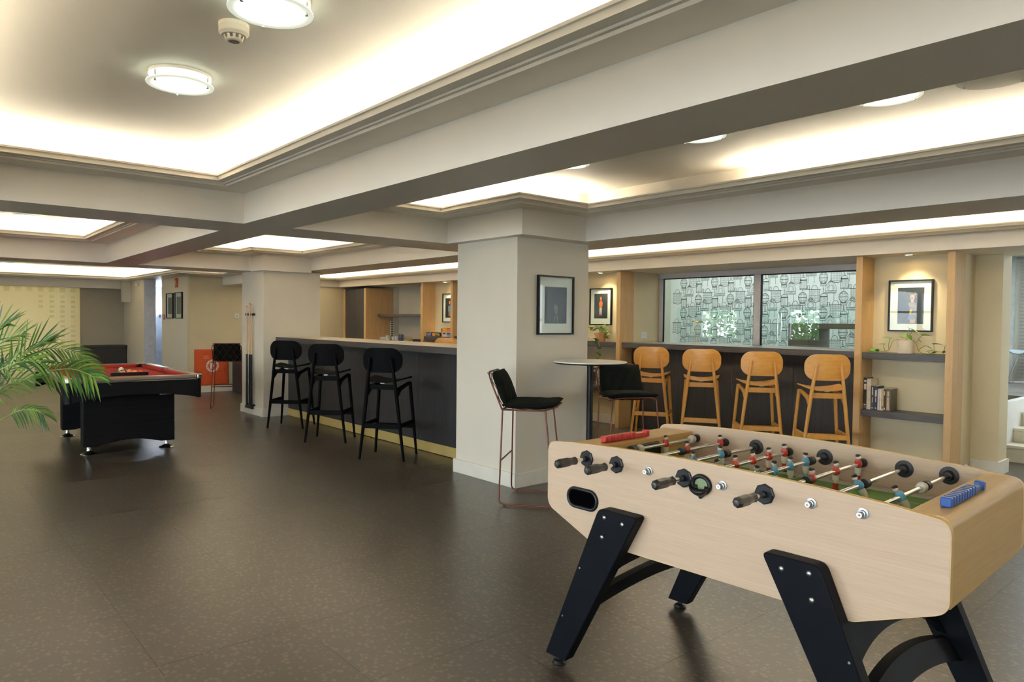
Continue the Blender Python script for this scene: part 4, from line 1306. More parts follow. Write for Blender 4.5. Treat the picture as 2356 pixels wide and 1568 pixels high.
aw = pm('print_white', (.62, .60, .60), .6)
ask = pm('print_tan', (.55, .27, .14), .6)
aj = pm('print_jumper', (.20, .20, .21), .6, var=.2, scale=60)
abl = pm('print_blue', (.12, .22, .42), .6)
ay = pm('print_yellow', (.75, .48, .05), .6)
figure = [(ag, [(.40, .45), (.46, .52), (.52, .52), (.60, .44), (.58, .28), (.52, .20), (.46, .30)]), (ag, [(.44, .20), (.50, .20), (.48, .03), (.45, .03)]), (ag, [(.54, .22), (.62, .20), (.60, .04), (.56, .04)])]
picture('framed dark print on near column above the round table', (4.39, 4.4995, 1.561), 0, .438, .518, (ad, figure), mat_in=(.19, .19, .19, .19))
f2 = [(ao, [(.38, .50), (.36, .62), (.44, .70), (.58, .70), (.64, .60), (.60, .48), (.56, .42), (.42, .42)]), (ask, oval(.50, .79, .06, .075)), (ao, oval(.50, .84, .06, .04)),
      (aw, [(.40, .42), (.58, .42), (.57, .17), (.50, .17), (.49, .36), (.47, .17), (.41, .17)]), (ao, [(.40, .17), (.47, .17), (.47, .11), (.40, .11)]), (ao, [(.50, .17), (.57, .17), (.58, .11), (.50, .11)])]
picture('framed print of figure in orange jumper above the trailing vine', (7.5295, 6.77, 1.635), R(-90), .41, .52, (ad2, f2), mat_in=(.20, .19, .15, .18))
f3 = [(ask, oval(.56, .73, .085, .085)), (ask, [(.50, .78), (.43, .87), (.47, .79)]), (ask, [(.62, .79), (.69, .88), (.66, .78)]), (ad, oval(.55, .71, .03, .025)),
      (ask, [(.51, .67), (.60, .67), (.61, .58), (.52, .58)]), (aj, [(.38, .56), (.50, .60), (.62, .60), (.72, .55), (.71, .12), (.48, .12), (.46, .48)]), (ask, [(.44, .51), (.71, .51), (.71, .485), (.44, .485)]),
      (ask, [(.49, .29), (.71, .29), (.71, .27), (.49, .27)]), (ask, [(.47, .12), (.70, .12), (.66, .02), (.50, .02)]), (ay, [(.48, .39), (.56, .40), (.53, .28), (.45, .28)]), (abl, [(.45, .27), (.53, .27), (.48, .12), (.40, .12)])]
picture('framed print of antlered figure in grey jumper above white pot', (7.5295, 2.708, 1.611), R(-90), .405, .508, (ad2, f3), mat_in=(.21, .20, .15, .15))
f4 = [(ao, oval(.52, .78, .07, .08)), (abl, [(.36, .60), (.64, .62), (.66, .30), (.38, .30)]), (ask, [(.42, .30), (.50, .30), (.50, .08), (.43, .08)]), (ask, [(.54, .30), (.62, .30), (.62, .08), (.56, .08)])]
picture('framed print with blue figure in the board game niche', (7.5295, 10.42, 1.64), R(-90), .40, .52, (ad, f4), mat_in=(.20, .19, .16, .16))
fa = [(aw, [(.30, .02), (.98, .98), (.98, .02)])]
picture('left of two small framed grey prints on the far wall', (4.1195, 15.22, 1.645), R(-90), .45, .50, (ag, []), mat_in=(.2, .2, .17, .17), fw=.012)
picture('right of two small framed grey prints on the far wall', (4.1195, 14.625, 1.65), R(-90), .45, .51, (ag, []), mat_in=(.2, .2, .17, .17), fw=.012)

# ================================================================== CEILING FITTINGS
def disc_glow():
    # frosted lamp glass: brightest over the bulb, fading toward the rim
    m, t, b = nt('lamp_disc_glow')
    tc = t.nodes.new('ShaderNodeTexCoord'); sx = t.nodes.new('ShaderNodeSeparateXYZ'); cx = t.nodes.new('ShaderNodeCombineXYZ'); ln_ = t.nodes.new('ShaderNodeVectorMath'); ln_.operation = 'LENGTH'
    t.links.new(tc.outputs['Object'], sx.inputs[0]); t.links.new(sx.outputs['X'], cx.inputs['X']); t.links.new(sx.outputs['Y'], cx.inputs['Y']); t.links.new(cx.outputs[0], ln_.inputs[0])
    mr = t.nodes.new('ShaderNodeMapRange'); mr.interpolation_type = 'SMOOTHSTEP'
    mr.inputs['From Min'].default_value = .075; mr.inputs['From Max'].default_value = .135; mr.inputs['To Min'].default_value = 1.7; mr.inputs['To Max'].default_value = .38
    t.links.new(ln_.outputs['Value'], mr.inputs['Value']); t.links.new(mr.outputs['Result'], b.inputs['Emission Strength'])
    b.inputs['Emission Color'].default_value = (.93, 1.0, .84, 1); b.inputs['Base Color'].default_value = (.8, .84, .76, 1); b.inputs['Roughness'].default_value = .25
    return m
lampglow = disc_glow()
lampcore = emit('lamp_core_glow', (.97, 1.0, .92), 2.5)
def lamp(label, x, y, zc, lit=True):
    t = thing('ceiling_lamp', label, 'lamp', (x, y, zc-.0005), 0, 'round glass ceiling lamps')
    MB().lathe([(.0001, 0), (.135, 0), (.135, -.014), (.10, -.020), (.0001, -.020)], 36).build('base', MAT['white'], t, smooth=30)
    if lit: MB().lathe([(.085, -.0205), (.08, -.034), (.05, -.040), (.0001, -.041)], 28).build('bulb', lampcore, t, smooth=60)
    MB().lathe([(.0001, -.052), (.144, -.052), (.145, -.049), (.144, -.046), (.0001, -.046)], 44).build('glass_disc', lampglow if lit else glass('unlit_disc', (.92, .92, .88), .6, .25, .6), t, smooth=30)
    for k in range(3):
        a = R(200+k*120)
        MB().lathe([(.004, -.014), (.004, -.056), (.006, -.057), (.006, -.063), (.0001, -.064)], 10, (.125*math.cos(a), .125*math.sin(a), 0)).build('clip', MAT['chrome'], t, smooth=40)
    return t
lamp('round glass ceiling lamp in the nearest bay, fully in view', 1.0, 3.53, ZC)
lamp('round glass ceiling lamp beside the smoke detector, cut by photo top', 1.0, 2.47, ZC)
lamp('small round ceiling lamp above the palm in second bay', 1.10, 9.62, ZC)
lamp('ceiling lamp in the farthest bay at left photo edge', 1.52, 16.4, 2.42)
lamp('lamp peeping under the long beam, nearest the column', 3.49, 3.46, ZC)
lamp('lamp peeping under the long beam, second from the column', 3.52, 2.42, ZC)
lamp('lamp peeping under the long beam, third from the column', 3.55, 1.40, ZC)
lamp('unlit glass disc under the long beam at upper right', 3.62, .99, ZC, False)
t = thing('smoke_detector', 'white smoke detector on ceiling between the round lamps', 'detector', (.985, 2.79, ZC-.0005))
MB().lathe([(.0001, 0), (.056, 0), (.056, -.016), (.055, -.0165), (.055, -.036), (.045, -.046), (.0001, -.046)], 32).build('body', MAT['base'], t, smooth=30)
for k in range(10):
    a = 2*math.pi*k/10
    MB().bar((.036*math.cos(a), .036*math.sin(a), -.046), (.030*math.cos(a), .030*math.sin(a), -.062), .010, .003).build('grille_rib', MAT['base'], t)
MB().lathe([(.033, -.058), (.030, -.064), (.024, -.067), (.0001, -.067)], 24).build('cap', MAT['base'], t, smooth=40)
MB().lathe([(.020, -.0672), (.0001, -.0675)], 20).build('badge', MAT['steel'], t)
def downlight(label, x, y):
    t = thing('downlight', label, 'lamp', (x, y, 2.0995), 0, 'recessed downlights over the niches')
    MB().lathe([(.028, 0), (.045, 0), (.045, -.004), (.030, -.006), (.028, 0)], 28).build('trim_ring', MAT['white'], t, smooth=30)
    MB().lathe([(.027, -.001), (.0001, -.001)], 20).build('lens', emit('downlight_glow', (1.0, .88, .62), 14) if 'downlight_glow' not in bpy.data.materials else bpy.data.materials['downlight_glow'], t)
    ld = bpy.data.lights.new('downlight_beam', 'SPOT'); ld.energy = 16; ld.color = (1.0, .82, .52); ld.spot_size = R(95); ld.spot_blend = .8; ld.shadow_soft_size = .03
    lo = bpy.data.objects.new('downlight_beam', ld); COL.objects.link(lo); lo.parent = t; lo.location = (0, 0, -.012); lo.rotation_euler = (0, R(-12), 0)
downlight('small downlight above the trailing vine niche', 7.34, 6.63)
downlight('small downlight above the antlered print niche', 7.34, 2.67)
downlight('small downlight above the board game niche', 7.34, 10.32)

# ================================================================== WALL FITTINGS
t = thing('hose_cabinet', 'red fire hose cabinet low on the yellow wall', 'hose cabinet', (4.51, 13.9995, 0))
hr = pm('cabinet_red', (.55, .075, .018), .45, var=.08)
MB().box(-.31, .31, -.025, 0, .125, .815).build('body', hr, t, bevel=.004)
dr = MB().box(-.285, .285, -.034, -.0255, .15, .79).build('door', hr, t, bevel=.003)
for k in range(3): MB().box(-.15, -.05, -.036, -.0345, .64+k*.022, .648+k*.022).build('vent_slot', pm('pale_red', (.75, .32, .2), .5) if k == 0 else bpy.data.materials['pale_red'], dr)
pw = pm('sign_white', (.80, .78, .72), .5)
ring = MB()
N = 32
vs = []
for k in range(N):
    a = 2*math.pi*k/N
    for r in (.082, .118): vs.append((.015+r*math.cos(a), -.0352, .50+r*math.sin(a)))
MB().add(vs, [(2*k, 2*k+1, 2*((k+1) % N)+1, 2*((k+1) % N)) for k in range(N)]).build('sign_ring', pw, dr, fix=False)
for k in range(20):
    a = 2*math.pi*k/20
    c = Vector((.015+.10*math.cos(a), -.0358, .50+.10*math.sin(a)))
    u = Vector((-math.sin(a), 0, math.cos(a)))*.008; v = Vector((math.cos(a), 0, math.sin(a)))*.008
    MB().add([c-u-v, c+u-v, c+u*.5+v, c-u*.5+v], [(0, 1, 2, 3)]).build('sign_letter', hr, dr, fix=False)
MB().box(-.03, .015, -.0362, -.0352, .44, .555).build('sign_symbol', pw, dr)
MB().box(.020, .045, -.0362, -.0352, .485, .52).build('sign_symbol', pw, dr)
MB().box(.215, .245, -.05, -.0345, .39, .50).build('handle', hr, dr, bevel=.004)
def wallplate(name, label, cat, loc, rz, w, h, m, extra=None):
    t = thing(name, label, cat, loc, rz)
    MB().box(-w/2, w/2, -.012, 0, -h/2, h/2).build('plate', m, t, bevel=.003)
    if extra: extra(t)
    return t
def rocker(t):
    for x in (-.018, .018): MB().box(x-.013, x+.013, -.017, -.0125, -.018, .018).build('rocker', MAT['base'], t, bevel=.002)
wallplate('light_switch', 'cream light switch on reveal left of birdcage window', 'switch', (7.743, 6.1855, 1.241), 0, .12, .09, MAT['white'], rocker)
def sock(t): MB().lathe([(.018, -.013), (.018, -.016), (.0001, -.016)], 18, (0, 0, 0), 'y').build('socket', pm('socket_taupe', (.45, .43, .38), .5), t)  # round socket face, darker beige than its plate
wallplate('wall_outlet', 'white outlet on the yellow wall above hose cabinet', 'outlet', (4.995, 13.9995, 1.46), 0, .085, .085, MAT['white'], sock)
def lens(t): MB().box(-.035, .035, -.05, -.0125, -.05, .06).build('lens', pm('alarm_lens', (.75, .55, .38), .3), t, bevel=.01)
wallplate('fire_alarm', 'red fire alarm sounder high on the far wall', 'alarm', (4.1195, 14.79, 2.09), R(-90), .19, .18, hr, lens)
def btn(t): MB().box(-.025, .025, -.016, -.0125, -.025, .025).build('button', pw, t, bevel=.002)
wallplate('call_point', 'small red alarm call point left of grey prints', 'alarm', (4.1195, 15.65, 1.42), R(-90), .10, .10, hr, btn)
def eye(t): MB().ball((0, -.04, -.02), .03, n=12, m=8).build('lens', MAT['base'], t, smooth=60)
wallplate('motion_sensor', 'white motion sensor high on the far return wall', 'sensor', (3.8595, 16.6, 2.12), R(-90), .12, .13, MAT['white'], eye)

# slim gold lamp on the window counter
MAT['gold'] = pm('brushed_gold', (.60, .42, .16), .32, .9)
t = thing('table_lamp', 'slim gold T-shaped lamp on the birdcage window counter', 'lamp', (7.84, 5.38, 1.1505))
MB().lathe([(.0001, 0), (.075, 0), (.075, .006), (.0001, .006)], 28).build('base', MAT['gold'], t, smooth=30)
MB().cyl((0, 0, .0065), (0, 0, .279), .005, n=10).build('stem', MAT['gold'], t, smooth=40)
MB().lathe([(.0001, .28), (.068, .28), (.068, .296), (.0001, .296)], 28).build('shade', MAT['gold'], t, smooth=30)

# ================================================================== BOOKS, GAMES, CROCKERY
def book(label, loc, th, h, dp, m, stripes=(), group=None):
    # spine faces -x, thickness along y
    t = thing('book', label, 'book', loc, 0, group)
    MB().box(0, dp, -th/2, th/2, 0, h).build('cover', m, t, bevel=.0015)
    MB().box(.004, dp+.0008, -th/2+.0025, th/2-.0025, .003, h+.0006).build('pages', MAT['paper'], t)
    for (z0, z1, f, mm) in stripes:
        MB().box(-.0008, -.0002, -th*f/2, th*f/2, z0*h, z1*h).build('spine_print', mm, t)
    return t
bk = {n: pm('book_'+n, c, .45, var=.12) for n, c in dict(black=(.02, .018, .017), cream=(.72, .63, .48), charcoal=(.05, .053, .06), navy=(.035, .042, .065), white=(.62, .60, .60), tan=(.58, .42, .22), olive=(.10, .095, .07), ivory=(.76, .70, .56), brown=(.20, .12, .08)).items()}
zz = .5755
y = 3.054
GB = 'paperbacks on the right niche shelf'
spec = [('tall black book with photo spine against the oak upright', .028, .315, 'black', [(.62, .80, .8, bk['cream']), (.86, .92, .7, bk['white']), (.12, .16, .7, bk['white']), (.02, .10, .8, bk['brown'])]),
        ('tall cream book second from the oak upright', .040, .305, 'cream', []),
        ('charcoal paperback with pale spine lettering beside cream book', .031, .235, 'charcoal', [(.62, .95, .35, bk['white']), (.30, .52, .22, bk['white']), (.05, .10, .4, bk['white'])]),
        ('navy paperback with bold white spine lettering', .031, .236, 'navy', [(.56, .84, .55, bk['white']), (.34, .52, .25, bk['white']), (.06, .10, .5, bk['white'])]),
        ('slim white paperback beside the navy one', .020, .212, 'white', []),
        ('slim ivory paperback right of the white one', .017, .212, 'ivory', []),
        ('slim tan paperback between ivory and black ones', .018, .212, 'tan', [(.1, .2, .9, bk['brown'])]),
        ('slim black paperback left of the mottled one', .017, .212, 'black', [(.72, .92, .4, bk['white']), (.05, .15, .5, bk['cream'])]),
        ('thick mottled olive book, rightmost on the shelf', .046, .216, 'olive', [(.10, .62, .5, bk['tan']), (.05, .08, .7, bk['cream']), (.66, .9, .4, bk['tan'])])]
for lab, th, h, c, stp in spec:
    book(lab, (7.325, y-th/2, zz), th, h, .155, bk[c], stp, GB)
    y -= th+.0012
y = 6.855
order = ['first', 'second', 'third', 'fourth', 'fifth', 'sixth', 'seventh', 'eighth']
for k in range(9):
    th = .0225; c = 'white' if k == 8 else ('charcoal' if k % 3 == 1 else 'black')
    lab = 'white spined book at right end of row behind velvet chair' if k == 8 else '%s dark book from left on low shelf behind round table' % order[k]
    book(lab, (7.33, y-th/2, .5455), th, .232-.004*(k % 3), .15, bk[c], [(.78, .92, .6, bk['cream']), (.05, .2, .5, bk['brown'])] if k < 8 else [], 'dark books on the low niche shelf')
    y -= th+.0012
def gamebox(label, x, y0, y1, z0, h, m, prints, dp=.16):
    t = thing('game_box', label, 'board game', (x, (y0+y1)/2, z0), 0, 'board games in the bar niche')
    w = abs(y1-y0)/2
    MB().box(0, dp, -w, w, 0, h*.45).build('tray', m, t, bevel=.001)
    MB().box(-.0015, dp+.0015, -w-.0015, w+.0015, h*.451, h).build('lid', m, t, bevel=.001)
    for a, b, c, d, mm in prints:
        MB().box(-.0025, -.0016, -w+2*w*a, -w+2*w*b, h*c, h*d).build('print', mm, t)
gm = {n: pm('game_'+n, c, .4, var=.1) for n, c in dict(blue=(.06, .08, .24), yellow=(.62, .42, .05), red=(.62, .07, .03), orange=(.75, .26, .03), green=(.28, .36, .05), white=(.75, .72, .65), dark=(.05, .045, .04), sky=(.16, .30, .42)).items()}
zs = 1.1235
gamebox('blue boxed board game at left end of bar niche shelf', 7.33, 10.715, 10.872, zs, .074, gm['blue'], [(.2, .75, .25, .4, gm['white']), (.15, .3, .6, .85, gm['white']), (.62, .9, .55, .8, gm['sky'])])
gamebox('dark board game with orange and green print, middle of niche shelf', 7.33, 10.452, 10.708, zs, .070, gm['dark'], [(.55, .88, .15, .85, gm['orange']), (.18, .52, .3, .9, gm['green']), (.02, .15, .2, .7, gm['yellow'])])
gamebox('white and blue board game under the red one', 7.33, 10.07, 10.40, zs, .088, gm['white'], [(.1, .5, .45, .9, gm['blue']), (.05, .45, .05, .4, gm['sky']), (.6, .85, .5, .85, gm['dark']), (.9, .99, .05, .9, gm['red'])])
gamebox('red orange board game on top of the niche pile', 7.34, 10.09, 10.385, zs+.0885, .068, gm['orange'], [(.55, .95, .15, .85, gm['yellow']), (.03, .5, .7, .95, gm['red'])])
gamebox('upright dark card pack between the board games', 7.36, 10.408, 10.446, zs, .145, gm['dark'], [(.2, .8, .4, .8, gm['red'])], .09)
# crockery on the back bar
china = pm('white_china', (.78, .77, .74), .2, var=.02)
t = thing('plate_stack', 'stack of white plates at left on the back bar', 'plates', (7.56, 12.70, 1.0005))
for k in range(7):
    MB().lathe([(.0001, k*.0075), (.08, k*.0075), (.125, k*.0075+.012), (.124, k*.0075+.016), (.08, k*.0075+.006), (.0001, k*.0075+.006)], 30).build('plate', china, t, smooth=40)
def cup(label, x, y, r=.042, h=.075):
    t = thing('cup', label, 'cup', (x, y, 1.0005), 0, 'cups on the back bar')
    MB().lathe([(.0001, 0), (r*.7, 0), (r*.95, h*.4), (r, h), (r*.93, h), (r*.85, h*.4), (r*.6, .006), (.0001, .006)], 22).build('bowl', china, t, smooth=50)
    MB().tube([(r*.95, 0, h*.8), (r*1.5, 0, h*.75), (r*1.5, 0, h*.35), (r*.9, 0, h*.3)], .005, 6).build('handle', china, t, smooth=60)
cup('large white cup next to the plate stack', 7.50, 12.50, .055, .10)
cup('white cup left of the blue cutlery', 7.53, 12.335)
cup('white cup touching the blue cutlery jar', 7.53, 12.225)
cup('white bowl-like cup behind the larger cup', 7.66, 12.43, .05, .085)
t = thing('cutlery_jar', 'jar of blue handled cutlery on the back bar', 'cutlery', (7.53, 12.06, 1.0005))
MB().lathe([(.0001, 0), (.045, 0), (.05, .06), (.045, .06), (.04, .006), (.0001, .006)], 20).build('jar', gm['blue'], t, smooth=40)
for k in range(7):
    a = k*.9
    MB().tube([(.015*math.cos(a), .015*math.sin(a), .008), (.045*math.cos(a), .055*math.sin(a), .12+.01*(k % 3))], [.004, .008], 7).build('utensil', gm['blue'], t, smooth=50)
t = thing('salad_bowl', 'small bowl of green fruit on the back bar', 'bowl', (7.54, 11.82, 1.0005))
MB().lathe([(.0001, 0), (.05, 0), (.085, .04), (.08, .04), (.045, .008), (.0001, .008)], 24).build('bowl', china, t, smooth=40)
for k in range(5):
    MB().ball((.035*math.cos(k*1.26), .035*math.sin(k*1.26), .045), .026, n=10, m=7).build('fruit', gm['green'] if k % 2 else gm['yellow'], t, smooth=70)
tag(MB().box(7.47, 7.58, 11.40, 11.56, 1.0005, 1.05).build('napkin_box', [gm['dark']], bevel=.004), 'small dark napkin box at right on the back bar', 'box')

# ================================================================== PLASTIC CHAIR on the raised floor
t = thing('shell_chair', 'white shell chair with chrome legs on the raised floor', 'chair', (11.9, 2.70, .6205), R(49))
sh = pm('white_shell', (.50, .60, .63), .35)
def shell(u, v):
    x = (u-.5)*.44*(1-.12*abs(v-.5)); s_ = v
    if s_ < .5: yy = .22-.40*s_*2*.95; zz_ = .40+.03*(1-s_*2)-.02*math.cos((u-.5)*3)
    else: q_ = (s_-.5)*2; yy = -.16-.10*q_; zz_ = .38+.34*q_**1.1
    zz_ += .05*(2*abs(u-.5))**3*(1 if s_ < .6 else 0); yy += .06*(2*abs(u-.5))**2*(1 if s_ > .5 else 0)
    return (x, yy, zz_)
so = MB().sheet(shell, 14, 18).build('shell', sh, t, smooth=80, fix=False)
so.modifiers.new('solid', 'SOLIDIFY').thickness = .012
for s_ in (-1, 1):
    MB().tube(fillet([(s_*.12, .12, .375), (s_*.20, .20, .010), (s_*.20, -.20, .010), (s_*.12, -.10, .375)], .04), .008, 8).build('leg', MAT['chrome'], t, smooth=60)

# ================================================================== PLANTS
def leaf_mesh(name, L, Wd, mat, curl=.25, fold=.15, heart=True):
    # lies along +x from the origin, small and cheap
    n = 6; vs = []; fs = []
    for i in range(n+1):
        t_ = i/n
        w = Wd*(math.sin(math.pi*min(1, (t_*.92+.08))**(.62 if heart else 1.0)))*.5
        if i == n: w = 0.0004
        z = -curl*L*t_*t_
        x = L*t_-(.06*L*(1-t_) if heart and i == 0 else 0)
        vs += [(x-(.10*L if heart and i <= 1 else 0), -w, z+fold*w), (x, 0, z), (x-(.10*L if heart and i <= 1 else 0), w, z+fold*w)]
    for i in range(n):
        a = 3*i
        fs += [(a, a+1, a+4, a+3), (a+1, a+2, a+5, a+4)]
    return MB().add(vs, fs).mesh(name, mat, 80, fix=False)
LG = pm('vine_leaf', (.16, .34, .045), .35, var=.4, scale=7)
LG2 = pm('vine_leaf_bright', (.36, .52, .09), .38, var=.3, scale=7)
LM = [leaf_mesh('vine_leaf_a', .075, .058, LG), leaf_mesh('vine_leaf_b', .09, .065, LG2, .35), leaf_mesh('vine_leaf_c', .06, .045, LG, .15)]
def vine(t, origin, stems, leaves):
    for pts in stems:
        MB().tube(fillet([Vector(p)-Vector(origin) for p in pts], .04, 3), .0028, 6).build('vine_stem', MAT['stem'], t, smooth=60)
    for k, (p, az, el, sc) in enumerate(leaves):
        o = bpy.data.objects.new('leaf', LM[k % 3]); COL.objects.link(o); o.parent = t
        o.location = Vector(p)-Vector(origin)
        o.rotation_euler = (random.uniform(-.35, .35), R(-el), R(az)); o.scale = (sc, sc, sc)
org = (7.385, 2.693, 1.1455)
t = thing('potted_vine', 'trailing vine in textured cream pot under antlered print', 'plant', org)
pot = MB().lathe([(.0001, 0), (.070, 0), (.074, .006), (.0735, .130), (.068, .130), (.066, .10), (.0001, .10)], 36).build('pot', pm('cream_ceramic', (.74, .62, .46), .55), t, smooth=30)
dots = MB()
for r in range(9):
    for k in range(30):
        a = 2*math.pi*(k+.5*(r % 2))/30
        dots.ball((.0735*math.cos(a), .0735*math.sin(a), .014+r*.0125), .0032, (1, 1, 1), 5, 3)
d_ = dots.build('dimples', pm('pale_glaze', (.80, .72, .58), .5), pot, smooth=80, fix=False); d_['kind'] = 'stuff'
MB().lathe([(.0665, .101), (.03, .108), (.0001, .108)], 20).build('soil', bk['brown'], t)
X0 = 7.36
vine(t, org, [[(7.385, 2.70, 1.25), (X0, 2.757, 1.285), (X0, 2.807, 1.262), (X0, 2.821, 1.218), (X0, 2.841, 1.165), (X0-.02, 2.91, 1.152), (X0-.02, 3.0, 1.152)],
              [(X0, 2.835, 1.172), (X0, 2.845, 1.22), (X0, 2.83, 1.285)], [(X0, 2.87, 1.156), (X0-.01, 2.885, 1.2), (X0-.01, 2.88, 1.23)],
              [(7.385, 2.69, 1.25), (X0, 2.627, 1.278), (X0, 2.591, 1.247), (X0, 2.575, 1.18), (X0, 2.536, 1.152), (X0, 2.44, 1.150), (X0, 2.33, 1.152)],
              [(X0, 2.59, 1.25), (X0, 2.575, 1.29), (X0, 2.54, 1.326)], [(X0, 2.575, 1.18), (X0, 2.54, 1.21), (X0, 2.513, 1.225)], [(X0, 2.44, 1.150), (X0, 2.435, 1.2), (X0, 2.44, 1.245)],
              [(X0, 2.36, 1.152), (X0, 2.35, 1.2), (X0, 2.345, 1.228)], [(7.385, 2.70, 1.25), (7.38, 2.68, 1.34), (7.375, 2.66, 1.39)], [(7.385, 2.69, 1.25), (7.38, 2.66, 1.33), (7.37, 2.62, 1.37)]],
     [((X0, 2.825, 1.287), 95, 20, 1.1), ((X0-.01, 2.88, 1.23), 100, 10, .9), ((X0-.02, 2.93, 1.16), 100, 35, .95), ((X0-.02, 2.97, 1.156), 60, 40, .9), ((X0-.02, 2.99, 1.155), 120, 15, .8), ((X0, 2.95, 1.157), -150, 40, .85),
      ((7.375, 2.66, 1.39), -120, -15, 1.1), ((7.37, 2.62, 1.37), -80, -25, 1.15), ((7.375, 2.69, 1.33), 110, -10, .95), ((7.38, 2.67, 1.32), -130, -30, .9), ((X0, 2.54, 1.326), -85, 10, .9), ((X0, 2.575, 1.28), -70, -30, .7),
      ((X0, 2.513, 1.225), -90, -15, 1.1), ((X0, 2.50, 1.17), -100, 20, 1.0), ((X0, 2.47, 1.155), 150, 35, .9), ((X0, 2.44, 1.245), -80, 5, 1.1), ((X0, 2.44, 1.16), -120, 30, .9), ((X0, 2.345, 1.228), -100, 5, .85), ((X0, 2.35, 1.17), -140, 30, .8), ((7.37, 2.71, 1.30), 60, 25, .8)])
org = (7.40, 6.66, 1.1455)
t = thing('potted_vine', 'trailing vine in terracotta pot behind the round table', 'plant', org)
MB().lathe([(.0001, 0), (.062, 0), (.082, .095), (.09, .097), (.09, .122), (.08, .122), (.074, .09), (.0001, .09)], 30).build('pot', pm('terracotta', (.62, .30, .15), .7, var=.12), t, smooth=30)
MB().lathe([(.074, .091), (.0001, .098)], 20).build('soil', bk['brown'], t)
stems = []; lv = []
rr = random.Random(5)
for k in range(9):
    a = rr.uniform(0, 6.28); L_ = rr.uniform(.08, .2)
    p0 = Vector((7.40, 6.66, 1.24)); p1 = p0+Vector((.04*math.cos(a), .05*math.sin(a), .07+.06*rr.random())); p2 = p1+Vector((-.03-.05*rr.random(), L_*math.sin(a), -.02-.08*rr.random()*(k > 3)+.04*(k < 3)))
    stems.append([p0, p1, p2])
    lv.append((p2, rr.uniform(120, 240), rr.uniform(-10, 40), rr.uniform(.8, 1.1))); lv.append(((p1+p2)/2, rr.uniform(0, 360), rr.uniform(-20, 30), .9))
    lv.append((p1, rr.uniform(0, 360), rr.uniform(-40, 10), .85))
stems.append([(7.40, 6.66, 1.24), (7.30, 6.64, 1.28), (7.262, 6.60, 1.20), (7.255, 6.53, 1.02), (7.258, 6.55, .93), (7.258, 6.58, .90)])
for p, az, el in (((7.255, 6.545, 1.05), 200, 30), ((7.256, 6.54, .96), 170, 50), ((7.256, 6.58, .90), 120, 60), ((7.262, 6.60, 1.17), 150, 30), ((7.28, 6.70, 1.16), 170, 35), ((7.29, 6.76, 1.18), 120, 25), ((7.28, 6.62, 1.15), 220, 40), ((7.29, 6.48, 1.2), 260, 30), ((7.30, 6.44, 1.19), 270, 20)):
    lv.append((p, az, el, 1.0))
vine(t, org, stems, lv)

# palm reaching in from the left
def frond(t, pts, nleaf, llen, droop, face=(-.55, -.62, .56), start=.18, wid=.0050, lift=.25):
    # pinnate frond: a tapering rachis with a flat comb of leaflets on either side
    P = [Vector(p) for p in pts]
    sm = []
    for i in range(len(P)-1):
        a = P[max(0, i-1)]; b = P[i]; c = P[i+1]; d = P[min(len(P)-1, i+2)]
        for k in range(6):
            u = k/6
            sm.append(.5*((2*b)+(c-a)*u+(2*a-5*b+4*c-d)*u*u+(3*b-a-3*c+d)*u**3))
    sm.append(P[-1])
    org_ = sm[0]
    n = len(sm)
    root = MB().tube([p-org_ for p in sm], [.0055-.0042*i/(n-1) for i in range(n)], 6).build('frond', MAT['stem'], t, smooth=60)
    root.location = org_-Vector(t.location)
    fc = Vector(face).normalized()
    for k in range(nleaf):
        u = start+(1-start)*k/(nleaf-1); i = min(n-2, int(u*(n-1))); f = u*(n-1)-i
        p = sm[i].lerp(sm[i+1], f); d = (sm[i+1]-sm[i]).normalized()
        side = d.cross(fc).normalized()
        v = (u-start)/(1-start)
        for s_ in (-1, 1):
            if k == nleaf-1 and s_ > 0: continue
            L_ = llen*(.62+.38*math.sin(math.pi*min(1, v*.8+.18)))*random.uniform(.88, 1.1)
            ang = R(58-36*v+random.uniform(-7, 7))
            out = (side*s_*math.sin(ang)+d*math.cos(ang)+fc*random.uniform(-.12, .22)+Vector((0, 0, lift*random.uniform(.2, 1)))).normalized()
            m = 5
            vs = []; fs = []
            wv = out.cross(fc).normalized()
            for q in range(m+1):
                tt = q/m
                c = p+out*L_*tt+Vector((0, 0, -1))*droop*L_*tt*tt
                w = wid*math.sin(math.pi*(tt*.84+.14))
                if q == m: w = .0002
                vs += [c-wv*w-org_, c-fc*(.25*w)-org_, c+wv*w-org_]
            for q in range(m):
                a = 3*q; fs += [(a, a+1, a+4, a+3), (a+1, a+2, a+5, a+4)]
            MB().add(vs, fs).build('leaflet', PG[random.randrange(3)], root, smooth=80, fix=False)
PG = [pm('palm_green', (.055, .150, .014), .4, var=.3, scale=5), pm('palm_green_light', (.13, .22, .022), .42, var=.3, scale=5), pm('palm_green_dark', (.028, .080, .010), .4, var=.3, scale=5)]
t = thing('potted_palm', 'feathery green palm reaching in at left edge', 'plant', (.05, 4.25, 0))
MB().lathe([(.0001, 0), (.13, 0), (.17, .30), (.18, .30), (.18, .33), (.155, .33), (.15, .29), (.0001, .29)], 30).build('pot', pm('pot_grey', (.25, .24, .22), .6), t, smooth=30)
MB().lathe([(.15, .291), (.0001, .30)], 20).build('soil', bk['brown'], t)
base = (.05, 4.25, .30)
def arcpts(b0, pts): return [base, (b0[0], b0[1], b0[2])]+pts
def A(b0, *pts): return [base, b0]+list(pts)
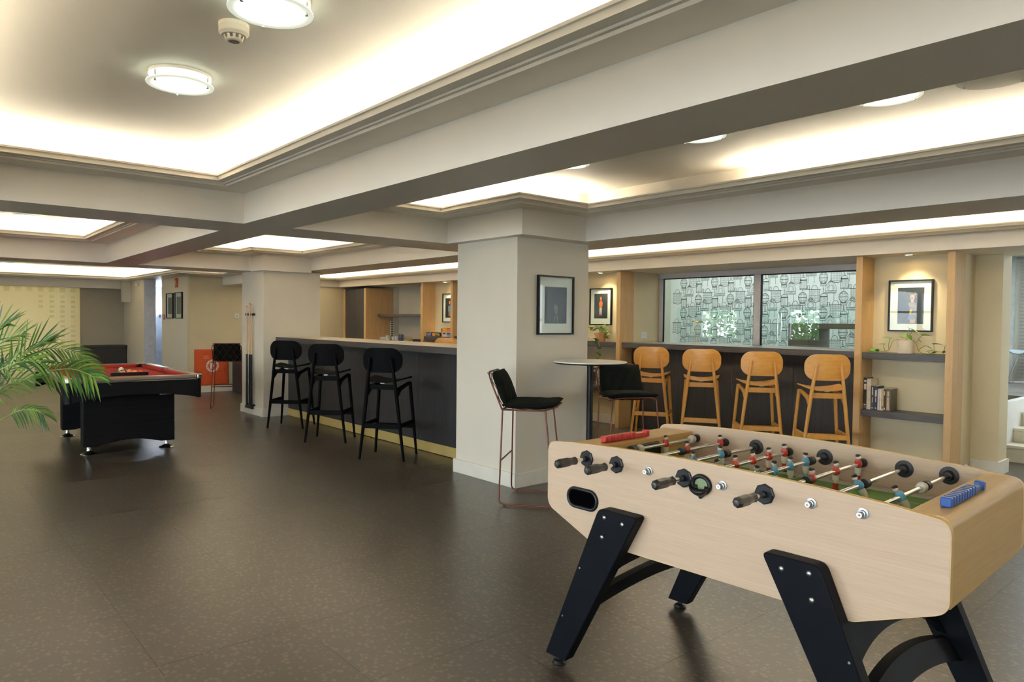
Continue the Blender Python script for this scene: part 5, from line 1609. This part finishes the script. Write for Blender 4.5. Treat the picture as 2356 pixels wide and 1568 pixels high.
frond(t, A((.12, 4.2, .72), (0.26, 4.125, 0.973), (0.358, 4.109, 1.05), (0.498, 4.057, 1.136), (0.601, 3.969, 1.166), (0.66, 3.91, 1.155), (0.70, 3.85, 1.13)), 26, .145, .40, start=.58, lift=.1)
frond(t, A((.10, 4.3, .72), (0.276, 4.376, 0.978), (0.375, 4.295, 1.108), (0.45, 4.275, 1.20), (0.52, 4.273, 1.27), (0.57, 4.208, 1.29)), 15, .19, .05, start=.5, lift=.4)
frond(t, A((.09, 4.35, .75), (0.268, 4.517, 1.031), (0.397, 4.543, 1.17), (0.525, 4.501, 1.235), (0.64, 4.455, 1.245), (0.72, 4.378, 1.22), (0.76, 4.327, 1.18)), 26, .14, .40, start=.45, lift=.1)
frond(t, A((.11, 4.1, .72), (0.23, 3.886, 0.90), (0.331, 3.801, 0.96), (0.389, 3.752, 1.0), (0.44, 3.70, 1.01), (0.475, 3.67, .99)), 16, .085, .5, start=.6, wid=.0034, lift=.0)
frond(t, A((.12, 4.25, .8), (0.253, 4.266, 1.053), (0.300, 4.219, 1.22), (0.33, 4.18, 1.31), (0.36, 4.141, 1.36), (0.39, 4.098, 1.38)), 14, .17, .1, start=.42, lift=.3)
frond(t, A((.10, 4.4, .8), (0.24, 4.7, 1.0), (0.33, 4.75, 1.15), (0.40, 4.748, 1.25), (0.46, 4.702, 1.30), (0.51, 4.648, 1.32)), 14, .17, .1, start=.42, lift=.3)
frond(t, A((.10, 4.25, .8), (0.22, 4.2, 1.02), (0.31, 4.1, 1.13), (0.39, 4.0, 1.19), (0.45, 3.95, 1.21), (0.50, 3.9, 1.2)), 15, .14, .3, start=.40, lift=.15)
frond(t, A((.11, 4.22, .8), (0.24, 4.15, .98), (0.33, 4.08, 1.06), (0.41, 4.03, 1.11), (0.47, 3.98, 1.12)), 13, .14, .25, start=.42, lift=.1)
frond(t, A((.0, 4.3, .8), (-.1, 4.35, 1.1), (-.2, 4.4, 1.3), (-.33, 4.45, 1.4), (-.5, 4.5, 1.35)), 12, .2, .3, start=.4)
